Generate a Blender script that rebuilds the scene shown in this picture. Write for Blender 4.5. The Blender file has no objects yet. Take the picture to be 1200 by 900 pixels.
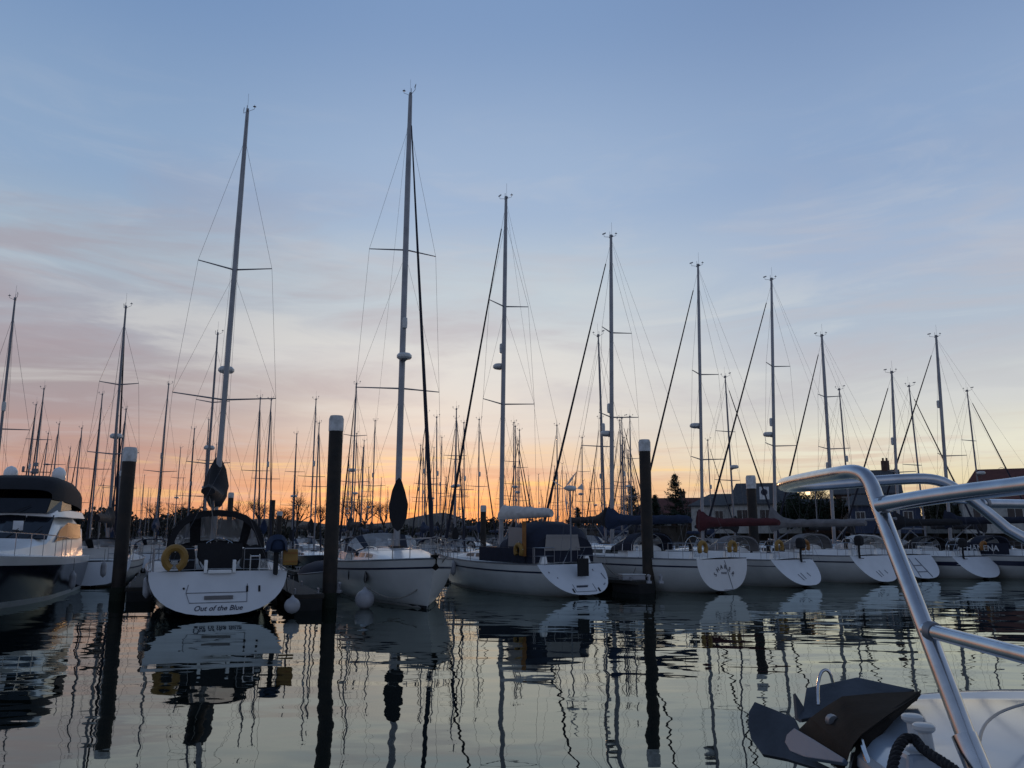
import bpy, math, random
from math import sin, cos, pi, radians, atan2, sqrt, exp
from mathutils import Vector, Matrix
random.seed(7)
SC = bpy.context.scene
COL = SC.collection

# ------------------------------------------------------------------ camera
FPX = 933.0
PITCH = math.atan(175.0 / FPX)
CAM = Vector((0, 0, 2.3))
cd = bpy.data.cameras.new('camera'); cam = bpy.data.objects.new('camera', cd); COL.objects.link(cam)
cam.location = CAM; cam.rotation_euler = (pi/2 + PITCH, 0, 0)
cd.sensor_width = 36; cd.lens = FPX/1200*36; cd.clip_start = 0.05; cd.clip_end = 6000
SC.camera = cam

def ray(px, py):
    u = (px-600)/FPX; v = (450-py)/FPX
    return Vector((u, cos(PITCH)-v*sin(PITCH), v*cos(PITCH)+sin(PITCH)))
def at(px, py, Y):
    d = ray(px, py); return CAM + d*(Y/d.y)
def gp(px, py, z=0.0):
    d = ray(px, py); return CAM + d*((z-CAM.z)/d.z)

# ------------------------------------------------------------------ world: dusk sky
SUN_EL, SUN_AZ = radians(1.2), radians(-6.5)      # sun just down behind the far masts
w = bpy.data.worlds.new('World'); SC.world = w; w.use_nodes = True
nt = w.node_tree; N = nt.nodes; L = nt.links; N.clear()
def nd(t, **k):
    n = N.new(t)
    for a, b in k.items(): setattr(n, a, b)
    return n
def mth(op, a, b=None, c=None, clamp=False):
    n = nd('ShaderNodeMath', operation=op, use_clamp=clamp)
    for i, v in enumerate((a, b, c)):
        if v is None: continue
        if isinstance(v, (int, float)): n.inputs[i].default_value = v
        else: L.new(v, n.inputs[i])
    return n.outputs[0]
def lin(c):
    return tuple(((x/255)/12.92 if x/255 <= .04045 else ((x/255+.055)/1.055)**2.4) for x in c) + (1,)
def ramp(fac, stops, interp='EASE', srgb=True):
    n = nd('ShaderNodeValToRGB'); cr = n.color_ramp; cr.interpolation = interp
    while len(cr.elements) < len(stops): cr.elements.new(.5)
    for e, (p, c) in zip(cr.elements, stops):
        e.position = p; e.color = lin(c) if srgb else (c, c, c, 1)
    L.new(fac, n.inputs[0]); return n.outputs[0]
def mixc(f, a, b, bt='MIX'):
    n = nd('ShaderNodeMix', data_type='RGBA', blend_type=bt, clamp_factor=True)
    for s, v in (('Factor', f), ('A', a), ('B', b)):
        i = [x for x in n.inputs if x.name == s and (x.type == ('VALUE' if s == 'Factor' else 'RGBA'))][0]
        if isinstance(v, (int, float)): i.default_value = v
        elif isinstance(v, tuple): i.default_value = v
        else: L.new(v, i)
    return [x for x in n.outputs if x.type == 'RGBA'][0]
def sstep(v, a, b):
    n = nd('ShaderNodeMapRange', interpolation_type='SMOOTHSTEP')
    n.inputs['From Min'].default_value = a; n.inputs['From Max'].default_value = b
    L.new(v, n.inputs['Value']); return n.outputs['Result']
tc = nd('ShaderNodeTexCoord'); sep = nd('ShaderNodeSeparateXYZ'); L.new(tc.outputs['Generated'], sep.inputs[0])
X, Y, Z = sep.outputs
az = mth('ARCTAN2', X, Y)
el = mth('MAXIMUM', Z, 0.0)
# vertical colour runs (position = sine of elevation)
cen = ramp(el, [(0.0, (214,126,84)), (.02, (230,158,108)), (.05, (226,176,138)), (.085, (219,196,174)), (.13, (216,210,203)), (.2, (214,214,212)), (.29, (187,200,210)), (.4, (156,178,207)), (.6, (122,150,190)), (1, (72,92,126))])
lef = ramp(el, [(0.0, (200,124,84)), (.02, (214,150,116)), (.05, (196,146,130)), (.1, (174,144,142)), (.16, (158,148,154)), (.23, (162,164,176)), (.3, (162,178,194)), (.4, (138,164,196)), (.6, (112,142,184)), (1, (72,92,126))])
rig = ramp(el, [(0.0, (220,186,140)), (.02, (228,200,154)), (.05, (226,212,176)), (.1, (226,224,208)), (.16, (196,199,202)), (.24, (172,186,203)), (.32, (160,178,204)), (.42, (140,164,198)), (.6, (116,142,182)), (1, (72,92,126))])
base = mixc(sstep(az, -.5, -.08), lef, cen)
base = mixc(sstep(az, .02, .42), base, rig)
# soft vignette-free azimuth falloff towards the dark side of the sky and clouds in streaks
cmb = nd('ShaderNodeCombineXYZ')
L.new(mth('MULTIPLY', az, 1.6), cmb.inputs[0])
L.new(mth('MULTIPLY', mth('POWER', el, .7), 9.0), cmb.inputs[1])
tilt = nd('ShaderNodeVectorRotate', rotation_type='Z_AXIS'); tilt.inputs['Angle'].default_value = radians(-9)
L.new(cmb.outputs[0], tilt.inputs[0])
def noise(vec, scale, detail, rough=.5, dist=0.0):
    n = nd('ShaderNodeTexNoise'); n.inputs['Scale'].default_value = scale; n.inputs['Detail'].default_value = detail
    n.inputs['Roughness'].default_value = rough; n.inputs['Distortion'].default_value = dist
    L.new(vec, n.inputs['Vector']); return n.outputs['Fac']
n1 = noise(tilt.outputs[0], 1.7, 7, .58, .7)
n2 = noise(cmb.outputs[0], 3.2, 6, .6, .8)
cl = sstep(n1, .44, .68)
band = mth('MULTIPLY', sstep(el, .09, .18), mth('SUBTRACT', 1.0, sstep(el, .24, .46)))
mauve = mixc(sstep(az, -.45, .05), lin((160,144,152)), lin((184,182,190)))
base = mixc(mth('MULTIPLY', mth('MULTIPLY', cl, band), .66), base, mauve)
# pale lit gaps
gap = mth('MULTIPLY', sstep(n1, .5, .32), mth('MULTIPLY', sstep(el, .1, .17), mth('SUBTRACT', 1.0, sstep(el, .22, .34))))
base = mixc(mth('MULTIPLY', gap, .5), base, lin((216,217,214)))
# faint high veil
veil = mth('MULTIPLY', sstep(n2, .45, .75), mth('SUBTRACT', 1.0, sstep(el, .3, .55)))
base = mixc(mth('MULTIPLY', veil, .3), base, lin((196,198,204)))
# low glow where the sun went down, with thin burning streaks
da = mth('MULTIPLY', mth('SUBTRACT', az, -.085), 3.4)
gl = mth('MULTIPLY', mth('EXPONENT', mth('MULTIPLY', mth('MULTIPLY', da, da), -1.0)), mth('SUBTRACT', 1.0, sstep(el, .0, .11)))
cmb2 = nd('ShaderNodeCombineXYZ')
L.new(mth('MULTIPLY', az, 4.0), cmb2.inputs[0]); L.new(mth('MULTIPLY', el, 75.0), cmb2.inputs[1])
n3 = noise(cmb2.outputs[0], 1.0, 5, .6, .6)
base = mixc(mth('MULTIPLY', gl, .3), base, lin((246,170,104)))
da2 = mth('MULTIPLY', mth('SUBTRACT', az, -.07), 2.6)
gw = mth('MULTIPLY', mth('EXPONENT', mth('MULTIPLY', mth('MULTIPLY', da2, da2), -1.0)), mth('MULTIPLY', sstep(el, .008, .02), mth('SUBTRACT', 1.0, sstep(el, .06, .12))))
base = mixc(mth('MULTIPLY', mth('MULTIPLY', sstep(n3, .52, .66), gw), .72), base, lin((255,212,128)))
low = mth('SUBTRACT', 1.0, sstep(el, .06, .15))
base = mixc(mth('MULTIPLY', mth('MULTIPLY', sstep(n3, .52, .3), low), .4), base, lin((184,128,118)))
# the sky behind the viewer: plain clear blue dusk
back = ramp(el, [(0, (136,138,156)), (.15, (136,146,170)), (.45, (120,138,168)), (1, (74,92,124))])
base = mixc(sstep(mth('ABSOLUTE', az), .9, 1.9), base, back)
bg = nd('ShaderNodeBackground'); L.new(base, bg.inputs[0]); bg.inputs[1].default_value = 1.0
sky = nd('ShaderNodeTexSky', sky_type='NISHITA'); sky.sun_disc = False
sky.sun_elevation = SUN_EL; sky.sun_rotation = SUN_AZ
bg2 = nd('ShaderNodeBackground'); L.new(sky.outputs[0], bg2.inputs[0]); bg2.inputs[1].default_value = .015
add = nd('ShaderNodeAddShader'); L.new(bg.outputs[0], add.inputs[0]); L.new(bg2.outputs[0], add.inputs[1])
wo = nd('ShaderNodeOutputWorld'); L.new(add.outputs[0], wo.inputs[0])

sd = bpy.data.lights.new('sun', 'SUN'); so = bpy.data.objects.new('sun', sd); COL.objects.link(so)
sd.energy = .25; sd.angle = radians(3); sd.color = (1, .55, .28)
sdir = Vector((sin(SUN_AZ)*cos(SUN_EL), cos(SUN_AZ)*cos(SUN_EL), sin(SUN_EL)))
so.rotation_euler = (-sdir).to_track_quat('-Z', 'Y').to_euler()
SC.view_settings.view_transform = 'Standard'; SC.view_settings.look = 'None'
SC.view_settings.gamma = 1; SC.view_settings.exposure = 0; SC.view_settings.use_curve_mapping = False
SC.cycles.max_bounces = 6; SC.cycles.transparent_max_bounces = 12
SC.cycles.use_denoising = True

# ------------------------------------------------------------------ materials
def mat(name, col, rough=.5, metal=0.0, var=.12, vscale=3.0, bump=0.0, bscale=20.0, spec=.5, col2=None):
    m = bpy.data.materials.new(name); m.use_nodes = True
    t = m.node_tree; b = t.nodes['Principled BSDF']
    b.inputs['Roughness'].default_value = rough; b.inputs['Metallic'].default_value = metal
    b.inputs['Specular IOR Level'].default_value = spec
    co = t.nodes.new('ShaderNodeTexCoord')
    n = t.nodes.new('ShaderNodeTexNoise'); n.inputs['Scale'].default_value = vscale; n.inputs['Detail'].default_value = 5
    t.links.new(co.outputs['Object'], n.inputs['Vector'])
    r = t.nodes.new('ShaderNodeValToRGB')
    c2 = col2 or tuple(x*(1-var*2) for x in col)
    r.color_ramp.elements[0].color = (*c2, 1); r.color_ramp.elements[0].position = .35
    r.color_ramp.elements[1].color = (*col, 1); r.color_ramp.elements[1].position = .6
    t.links.new(n.outputs['Fac'], r.inputs[0]); t.links.new(r.outputs[0], b.inputs['Base Color'])
    if bump:
        n2 = t.nodes.new('ShaderNodeTexNoise'); n2.inputs['Scale'].default_value = bscale; n2.inputs['Detail'].default_value = 4
        t.links.new(co.outputs['Object'], n2.inputs['Vector'])
        bp = t.nodes.new('ShaderNodeBump'); bp.inputs['Strength'].default_value = 1; bp.inputs['Distance'].default_value = bump
        t.links.new(n2.outputs['Fac'], bp.inputs['Height']); t.links.new(bp.outputs[0], b.inputs['Normal'])
    return m
M = dict(
    gel=mat('white_gelcoat', (.62,.62,.60), .28, var=.05, vscale=1.2),
    gelold=mat('aged_gelcoat', (.5,.5,.48), .4, var=.1, vscale=1.0),
    bright=mat('bright_gelcoat', (.86,.86,.84), .2, var=.02),
    tran=mat('transom_gelcoat', (.66,.67,.68), .45, var=.04, vscale=1.5),
    cream=mat('cream_gelcoat', (.5,.47,.4), .35, var=.08),
    deck=mat('deck_paint', (.6,.6,.58), .5, var=.08, vscale=4),
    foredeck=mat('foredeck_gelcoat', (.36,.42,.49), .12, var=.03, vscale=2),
    navyhull=mat('navy_hull', (.008,.01,.02), .15, var=.1),
    stripe=mat('navy_stripe', (.015,.02,.05), .4),
    foul=mat('antifouling', (.012,.014,.02), .7),
    nalu=mat('near_mast_aluminium', (.33,.335,.35), .42, metal=.3, var=.12, vscale=1.5),
    alu=mat('mast_aluminium', (.2,.205,.225), .45, metal=.25, var=.06),
    wire=mat('rigging_wire', (.12,.12,.13), .4, metal=.6),
    steel=mat('stainless_steel', (.58,.59,.61), .2, metal=1, var=.08, vscale=25),
    rsteel=mat('rail_steel', (.3,.31,.33), .3, metal=.8, var=.03),
    dsteel=mat('dull_steel', (.25,.26,.28), .5, metal=.7),
    navy=mat('navy_canvas', (.01,.014,.032), .85, bump=.01, bscale=9),
    blue=mat('blue_canvas', (.012,.026,.065), .85, bump=.012, bscale=8),
    black=mat('black_canvas', (.012,.012,.015), .85, bump=.01, bscale=9),
    red=mat('red_canvas', (.085,.014,.018), .85, bump=.012, bscale=8),
    grey=mat('grey_canvas', (.2,.19,.19), .85, bump=.012, bscale=8),
    white=mat('white_canvas', (.62,.6,.57), .85, bump=.012, bscale=6),
    green=mat('green_canvas', (.015,.05,.03), .85, bump=.01, bscale=8),
    furl=mat('furled_sail_strip', (.014,.016,.03), .85, bump=.01, bscale=12),
    yellow=mat('yellow_buoy_cover', (.3,.165,.03), .6, var=.1),
    orange=mat('orange_cover', (.3,.12,.02), .6),
    glassd=mat('dark_window', (.012,.014,.018), .08),
    tint=mat('tinted_window', (.012,.014,.018), .35, spec=.2),
    pile=mat('black_pile_steel', (.012,.011,.01), .7, bump=.02, bscale=6, col2=(.035,.024,.016), vscale=1.5),
    weed=mat('tide_weed', (.012,.018,.008), .9, bump=.03, bscale=18),
    cap=mat('white_pile_cap', (.66,.66,.65), .5, col2=(.38,.38,.36), vscale=4),
    wood=mat('dark_pontoon_wood', (.04,.034,.028), .85, bump=.01, bscale=14),
    float=mat('pontoon_float', (.02,.02,.02), .9),
    fend=mat('white_fender', (.38,.38,.4), .4),
    bfend=mat('navy_fender', (.03,.04,.1), .5),
    teak=mat('teak', (.16,.1,.05), .7),
    rope=mat('black_rope', (.012,.012,.015), .95, bump=.004, bscale=120),
    lrope=mat('grey_rope', (.2,.19,.17), .95),
    anch=mat('galvanised_anchor', (.085,.09,.10), .5, metal=.6, bump=.001, bscale=60, var=.2, vscale=7),
    anchb=mat('dark_roller_steel', (.016,.014,.013), .85, spec=.08, bump=.0008, bscale=80, var=.25, vscale=8),
    anchl=mat('sky_tinted_anchor_tip', (.13,.17,.23), .55, metal=.3, var=.1),  # blue sky light on the upturned tip is put into its base colour
    bark=mat('tree_bark', (.035,.027,.02), .95),
    leafd=mat('conifer_needles', (.018,.032,.016), .95, var=.25, vscale=1.5),
    leafm=mat('woodland_foliage', (.028,.03,.02), .95, var=.3, vscale=.1),
    shrub=mat('shrub_foliage', (.05,.055,.03), .95, var=.25, vscale=1.5),
    brick=mat('brown_brick', (.12,.07,.05), .9, var=.15),
    render_=mat('cream_render', (.46,.45,.42), .9),
    slate=mat('grey_slate', (.06,.062,.066), .8, bump=.02, bscale=6),
    rtile=mat('red_tile', (.13,.045,.035), .85, bump=.02, bscale=6),
    stone=mat('quay_stone', (.075,.062,.05), .9, bump=.05, bscale=1.2, var=.25, vscale=.8),
    asphalt=mat('quay_paving', (.06,.058,.055), .9),
    hill=mat('hill_earth', (.035,.032,.025), .95, var=.2, vscale=.02),
    signw=mat('white_sign', (.75,.75,.75), .5),
    ink=mat('dark_lettering', (.02,.025,.05), .6),
    bluep=mat('blue_cladding', (.02,.035,.08), .6),
)
def clear_mat():
    m = bpy.data.materials.new('clear_vinyl'); m.use_nodes = True; t = m.node_tree
    b = t.nodes['Principled BSDF']; b.inputs['Base Color'].default_value = (.4,.38,.36,1); b.inputs['Roughness'].default_value = .22
    b.inputs['Alpha'].default_value = .55
    return m
M['clear'] = clear_mat()
def lamp_mat():
    m = bpy.data.materials.new('lit_lamp'); m.use_nodes = True; b = m.node_tree.nodes['Principled BSDF']
    b.inputs['Emission Color'].default_value = (1,.62,.3,1); b.inputs['Emission Strength'].default_value = 2.2
    return m
M['lamp'] = lamp_mat()
def water_mat():
    m = bpy.data.materials.new('harbour_water'); m.use_nodes = True; t = m.node_tree; n = t.nodes; l = t.links; n.clear()
    out = n.new('ShaderNodeOutputMaterial'); gl = n.new('ShaderNodeBsdfGlossy'); df = n.new('ShaderNodeBsdfDiffuse')
    gl.inputs['Roughness'].default_value = .012; gl.inputs['Color'].default_value = (.87,.95,.91,1)
    df.inputs['Color'].default_value = (.005,.008,.007,1)
    co = n.new('ShaderNodeTexCoord')
    def mapn(sc, scale, det, rot=0):
        mp = n.new('ShaderNodeMapping'); mp.inputs['Scale'].default_value = sc; mp.inputs['Rotation'].default_value = (0,0,rot)
        l.new(co.outputs['Object'], mp.inputs[0])
        x = n.new('ShaderNodeTexNoise'); x.inputs['Scale'].default_value = scale; x.inputs['Detail'].default_value = det
        x.inputs['Roughness'].default_value = .45
        l.new(mp.outputs[0], x.inputs['Vector']); return x.outputs['Fac']
    big = mapn((.55,1,1), .55, 2.5, .15); mid = mapn((.5,1,1), 2.2, 2, -.1); sm = mapn((.35,1,1), 7, 2, .05); patch = mapn((1,1.6,1), .07, 2)
    def bump(h, dist, prev=None):
        b = n.new('ShaderNodeBump'); b.inputs['Strength'].default_value = 1; b.inputs['Distance'].default_value = dist
        l.new(h, b.inputs['Height'])
        if prev: l.new(prev, b.inputs['Normal'])
        return b
    b1 = bump(big, WB[0]); b2 = bump(mid, WB[1], b1.outputs[0]); b3 = bump(sm, WB[2], b2.outputs[0])
    mr = n.new('ShaderNodeMapRange'); mr.inputs['From Min'].default_value = .45; mr.inputs['From Max'].default_value = .6
    l.new(patch, mr.inputs['Value']); mu = n.new('ShaderNodeMath'); mu.operation = 'MULTIPLY_ADD'; mu.inputs[1].default_value = .8; mu.inputs[2].default_value = .2
    l.new(mr.outputs[0], mu.inputs[0]); l.new(mu.outputs[0], b3.inputs['Strength'])
    fr = n.new('ShaderNodeFresnel'); fr.inputs['IOR'].default_value = 2.1
    l.new(b3.outputs[0], fr.inputs['Normal'])
    for s in (gl, df): l.new(b3.outputs[0], s.inputs['Normal'])
    mx = n.new('ShaderNodeMixShader'); l.new(fr.outputs[0], mx.inputs[0]); l.new(df.outputs[0], mx.inputs[1]); l.new(gl.outputs[0], mx.inputs[2])
    l.new(mx.outputs[0], out.inputs[0]); return m
WB = (.036, .0017, .0004)
M['water'] = water_mat()

# ------------------------------------------------------------------ mesh helpers
class MB:
    def __init__(s): s.v = []; s.f = []
    def add(s, vs, fs):
        o = len(s.v); s.v += [Vector(v) for v in vs]; s.f += [tuple(i+o for i in f) for f in fs]; return s
    def box(s, c, d, rot=0.0, taper=1.0):
        cx, cy, cz = c; x, y, z = (k/2 for k in d); vs = []
        for sz, tp in ((-1, 1), (1, taper)):
            for sx, sy in ((-1,-1), (1,-1), (1,1), (-1,1)):
                px, py = sx*x*tp, sy*y*tp
                vs.append((cx+px*cos(rot)-py*sin(rot), cy+px*sin(rot)+py*cos(rot), cz+sz*z))
        return s.add(vs, [(3,2,1,0), (4,5,6,7), (0,1,5,4), (1,2,6,5), (2,3,7,6), (3,0,4,7)])
    def loft(s, rings, closed=True, caps=True):
        n = len(rings[0]); vs = [p for r in rings for p in r]; fs = []
        for i in range(len(rings)-1):
            for j in range(n if closed else n-1):
                k = (j+1) % n; fs.append((i*n+j, i*n+k, (i+1)*n+k, (i+1)*n+j))
        if caps and closed: fs += [tuple(range(n-1, -1, -1)), tuple(range((len(rings)-1)*n, len(rings)*n))]
        return s.add(vs, fs)
    def tube(s, pts, r, n=6, smooth=0):
        pts = [Vector(p) for p in pts]
        if smooth and len(pts) > 2:
            for _ in range(smooth):
                q = [pts[0]]
                for a, b in zip(pts, pts[1:]): q += [a*.75+b*.25, a*.25+b*.75]
                q.append(pts[-1]); pts = q
        R = (lambda t: r) if not callable(r) else r
        rings = []; up = None
        for i, p in enumerate(pts):
            d = (pts[min(i+1, len(pts)-1)]-pts[max(i-1, 0)]).normalized()
            if up is None: up = Vector((0,0,1)) if abs(d.z) < .9 else Vector((1,0,0))
            a = d.cross(up).normalized(); b = a.cross(d).normalized(); up = b
            rr = R(i/(len(pts)-1))
            rings.append([p+(a*cos(2*pi*k/n)+b*sin(2*pi*k/n))*rr for k in range(n)])
        return s.loft(rings)
    def lathe(s, c, prof, n=16, axis='z', M3=None):
        rings = []
        for r, h in prof:
            ring = []
            for k in range(n):
                a = 2*pi*k/n; p = Vector((r*cos(a), r*sin(a), h))
                if axis == 'x': p = Vector((p.z, p.x, p.y))
                if axis == 'y': p = Vector((p.x, p.z, p.y))
                if M3: p = M3 @ p
                ring.append(Vector(c)+p)
            rings.append(ring)
        return s.loft(rings)
    def plate(s, pts, th, nrm=None):
        pts = [Vector(p) for p in pts]
        if nrm is None: nrm = (pts[1]-pts[0]).cross(pts[2]-pts[0]).normalized()
        return s.loft([[p-nrm*th/2 for p in pts], [p+nrm*th/2 for p in pts]])
    def build(s, name, m, parent=None, smooth=False, bev=0.0):
        me = bpy.data.meshes.new(name); me.from_pydata([tuple(v) for v in s.v], [], s.f); me.materials.append(m)
        me.validate()
        import bmesh
        bm = bmesh.new(); bm.from_mesh(me); bmesh.ops.recalc_face_normals(bm, faces=bm.faces)
        if bev: bmesh.ops.bevel(bm, geom=[e for e in bm.edges if len(e.link_faces) == 2 and e.calc_face_angle(0) > .6], offset=bev, segments=2, affect='EDGES', profile=.6)
        if smooth:
            for f in bm.faces: f.smooth = True
            for e in bm.edges:
                if len(e.link_faces) == 2 and e.calc_face_angle(0) > .7: e.smooth = False
        bm.to_mesh(me); bm.free()
        o = bpy.data.objects.new(name, me); COL.objects.link(o)
        if parent: o.parent = parent
        return o
def tag(o, label=None, cat=None, group=None, kind=None):
    if label: o['label'] = label
    if cat: o['category'] = cat
    if group: o['group'] = group
    if kind: o['kind'] = kind
    return o
def empty(name, loc, rz, label, cat, group=None):
    o = bpy.data.objects.new(name, None); COL.objects.link(o); o.location = loc; o.rotation_euler = (0,0,rz)
    o.empty_display_size = .2
    return tag(o, label, cat, group)
def text(parent, s, size, loc, M3, m, shear=0.0, arc=None, name='lettering'):
    vs = MB()
    items = [(s, 0.0)] if not arc else None
    def mesh_of(st):
        cu = bpy.data.curves.new('lettering', 'FONT'); cu.body = st; cu.size = size; cu.shear = shear
        cu.align_x = 'CENTER'; cu.align_y = 'CENTER'; cu.extrude = .002; cu.offset = size*.012; cu.resolution_u = 3
        ob = bpy.data.objects.new('tmp', cu); COL.objects.link(ob)
        me = bpy.data.meshes.new_from_object(ob.evaluated_get(bpy.context.evaluated_depsgraph_get()))
        bpy.data.objects.remove(ob); bpy.data.curves.remove(cu)
        r = ([v.co.copy() for v in me.vertices], [tuple(p.vertices) for p in me.polygons]); bpy.data.meshes.remove(me); return r
    if arc:
        R, span = arc; n = len(s)
        for i, ch in enumerate(s):
            if ch == ' ': continue
            a = (i-(n-1)/2)/(n-1)*span; v, f = mesh_of(ch)
            rot = Matrix.Rotation(-a, 3, 'Z'); off = Vector((R*sin(a), R*cos(a)-R, 0))
            vs.add([rot@p+off for p in v], f)
    else:
        v, f = mesh_of(s); vs.add(v, f)
    vs.v = [Vector(loc)+M3@p for p in vs.v]
    me = bpy.data.meshes.new(name); me.from_pydata([tuple(v) for v in vs.v], [], vs.f); me.materials.append(m)
    o = bpy.data.objects.new(name, me); COL.objects.link(o); o.parent = parent; return o
def kids(o): return list(o.children)
def copy_tree(o, parent=None, ch=None):
    c = o.copy(); COL.objects.link(c)
    if parent: c.parent = parent
    for k in kids_of.get(o.name, ()): copy_tree(k, c)
    return c
kids_of = {}
def index_kids():
    kids_of.clear()
    for o in COL.objects:
        if o.parent: kids_of.setdefault(o.parent.name, []).append(o)

# ------------------------------------------------------------------ setting: water, land
wm = MB(); wm.add([(-2500,-60,0), (2500,-60,0), (2500,3000,0), (-2500,3000,0)], [(0,1,2,3)])
tag(wm.build('water', M['water']), kind='structure')
# far shore: low hills all along the horizon
def ridge(name, Yd, depth, prof, m, x0, x1, n=120, base=-.5):
    rings = []
    for i in range(n+1):
        x = x0+(x1-x0)*i/n; h = prof(x)
        rings.append([Vector((x, Yd, base)), Vector((x, Yd+depth*.25, h*.75)), Vector((x, Yd+depth*.5, h)), Vector((x, Yd+depth, base))])
    b = MB(); b.loft(rings); return tag(b.build(name, m, smooth=True), kind='structure')
def hx(px, Yd): return (px-600)/FPX*Yd
def bmp(x, c, wd, h): return h*exp(-((x-c)/wd)**2)
ridge('hills', 520, 500, lambda x: 7+bmp(x, hx(505,640), 26, 13)+bmp(x, hx(470,640), 60, 5)+bmp(x, hx(170,640), 120, 9)+1.6*sin(x*.021)+1.2*sin(x*.06+2), M['hill'], -1400, 1400, 300)
ridge('shore_land', 215, 60, lambda x: 2.6+.6*sin(x*.03)+.3*sin(x*.11), M['hill'], -600, 30, 160)
# wooded far shore: a mass of foliage clumps
def foliage(b, c, rx, ry, rz, n, size, rnd=random):
    for _ in range(n):
        while True:
            p = Vector((rnd.uniform(-1,1), rnd.uniform(-1,1), rnd.uniform(-1,1)))
            if p.length <= 1: break
        q = Vector(c)+Vector((p.x*rx, p.y*ry, p.z*rz)); a = Vector((rnd.gauss(0,1), rnd.gauss(0,1), rnd.gauss(0,1))).normalized()
        u = a.orthogonal().normalized(); v = a.cross(u); s = size*rnd.uniform(.6, 1.4)
        b.add([q+u*s, q+v*s*.8-u*s*.5, q-v*s*.7-u*s*.4], [(0,1,2)])
wb = MB()
px = -60
while px < 560:
    Yd = random.uniform(205, 235); x = hx(px, Yd)
    if 255 < px < 460: hh = random.uniform(2.0, 3.6)
    elif px < 255: hh = random.uniform(6.0, 8.2)+ (1.2*sin(px*.06))
    else: hh = random.uniform(2.5, 4.2)
    foliage(wb, (x, Yd, hh*.5+.8), random.uniform(2.5,5), 3, hh*.55, int(150*hh/4), .55)
    px += random.uniform(5, 10)
px = 540
while px < 1300:
    Yd = random.uniform(235, 255); x = hx(px, Yd); hh = random.uniform(4.5, 7) + (2 if px > 900 else 0)
    foliage(wb, (x, Yd, hh*.5+.5), random.uniform(3,6), 3, hh*.55, int(150*hh/4), .6)
    px += random.uniform(7, 12)
tag(wb.build('woodland', M['leafm']), 'dark wooded far shore along the horizon behind the masts', 'woodland', kind='stuff')
ridge('far_shore', 225, 60, lambda x: 3.0+.5*sin(x*.05), M['hill'], 0, 700, 120)
# quay on the right with a stone wall
q = MB()
Q0, Q1 = (8, 118), (140, 62)     # quay edge line
qd = Vector((Q1[0]-Q0[0], Q1[1]-Q0[1], 0)).normalized(); qn = Vector((-qd.y, qd.x, 0))
def qp(s, t, z=0): return Vector((Q0[0], Q0[1], 0))+qd*s+qn*t+Vector((0,0,z))
QZ = 2.7
q.add([qp(0,.6,QZ), qp(150,.6,QZ), qp(150,140,QZ), qp(0,140,QZ), qp(0,.6,-1), qp(150,.6,-1), qp(150,140,-1), qp(0,140,-1)],
      [(0,1,2,3), (4,5,1,0), (7,3,2,6), (4,0,3,7), (5,6,2,1)])
tag(q.build('quay', M['asphalt']), kind='structure')
q = MB(); q.add([qp(-.4,0,-1), qp(150,0,-1), qp(150,.58,-1), qp(-.4,.58,-1), qp(-.4,.15,QZ+.5), qp(150,.15,QZ+.5), qp(150,.58,QZ+.5), qp(-.4,.58,QZ+.5)],
      [(0,1,5,4), (1,2,6,5), (2,3,7,6), (3,0,4,7), (4,5,6,7)])
qo = empty('stone_wall', (0,0,0), 0, 'long dark stone quay wall behind the yachts on the right', 'wall')
q.build('wall_face', M['stone'], qo)
cp = MB()
for i in range(75): cp.box(qp(i*2+1, .3, QZ+.58), (1.96, .8, .16), atan2(qd.y, qd.x))
cp.build('coping', M['stone'], qo)

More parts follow.
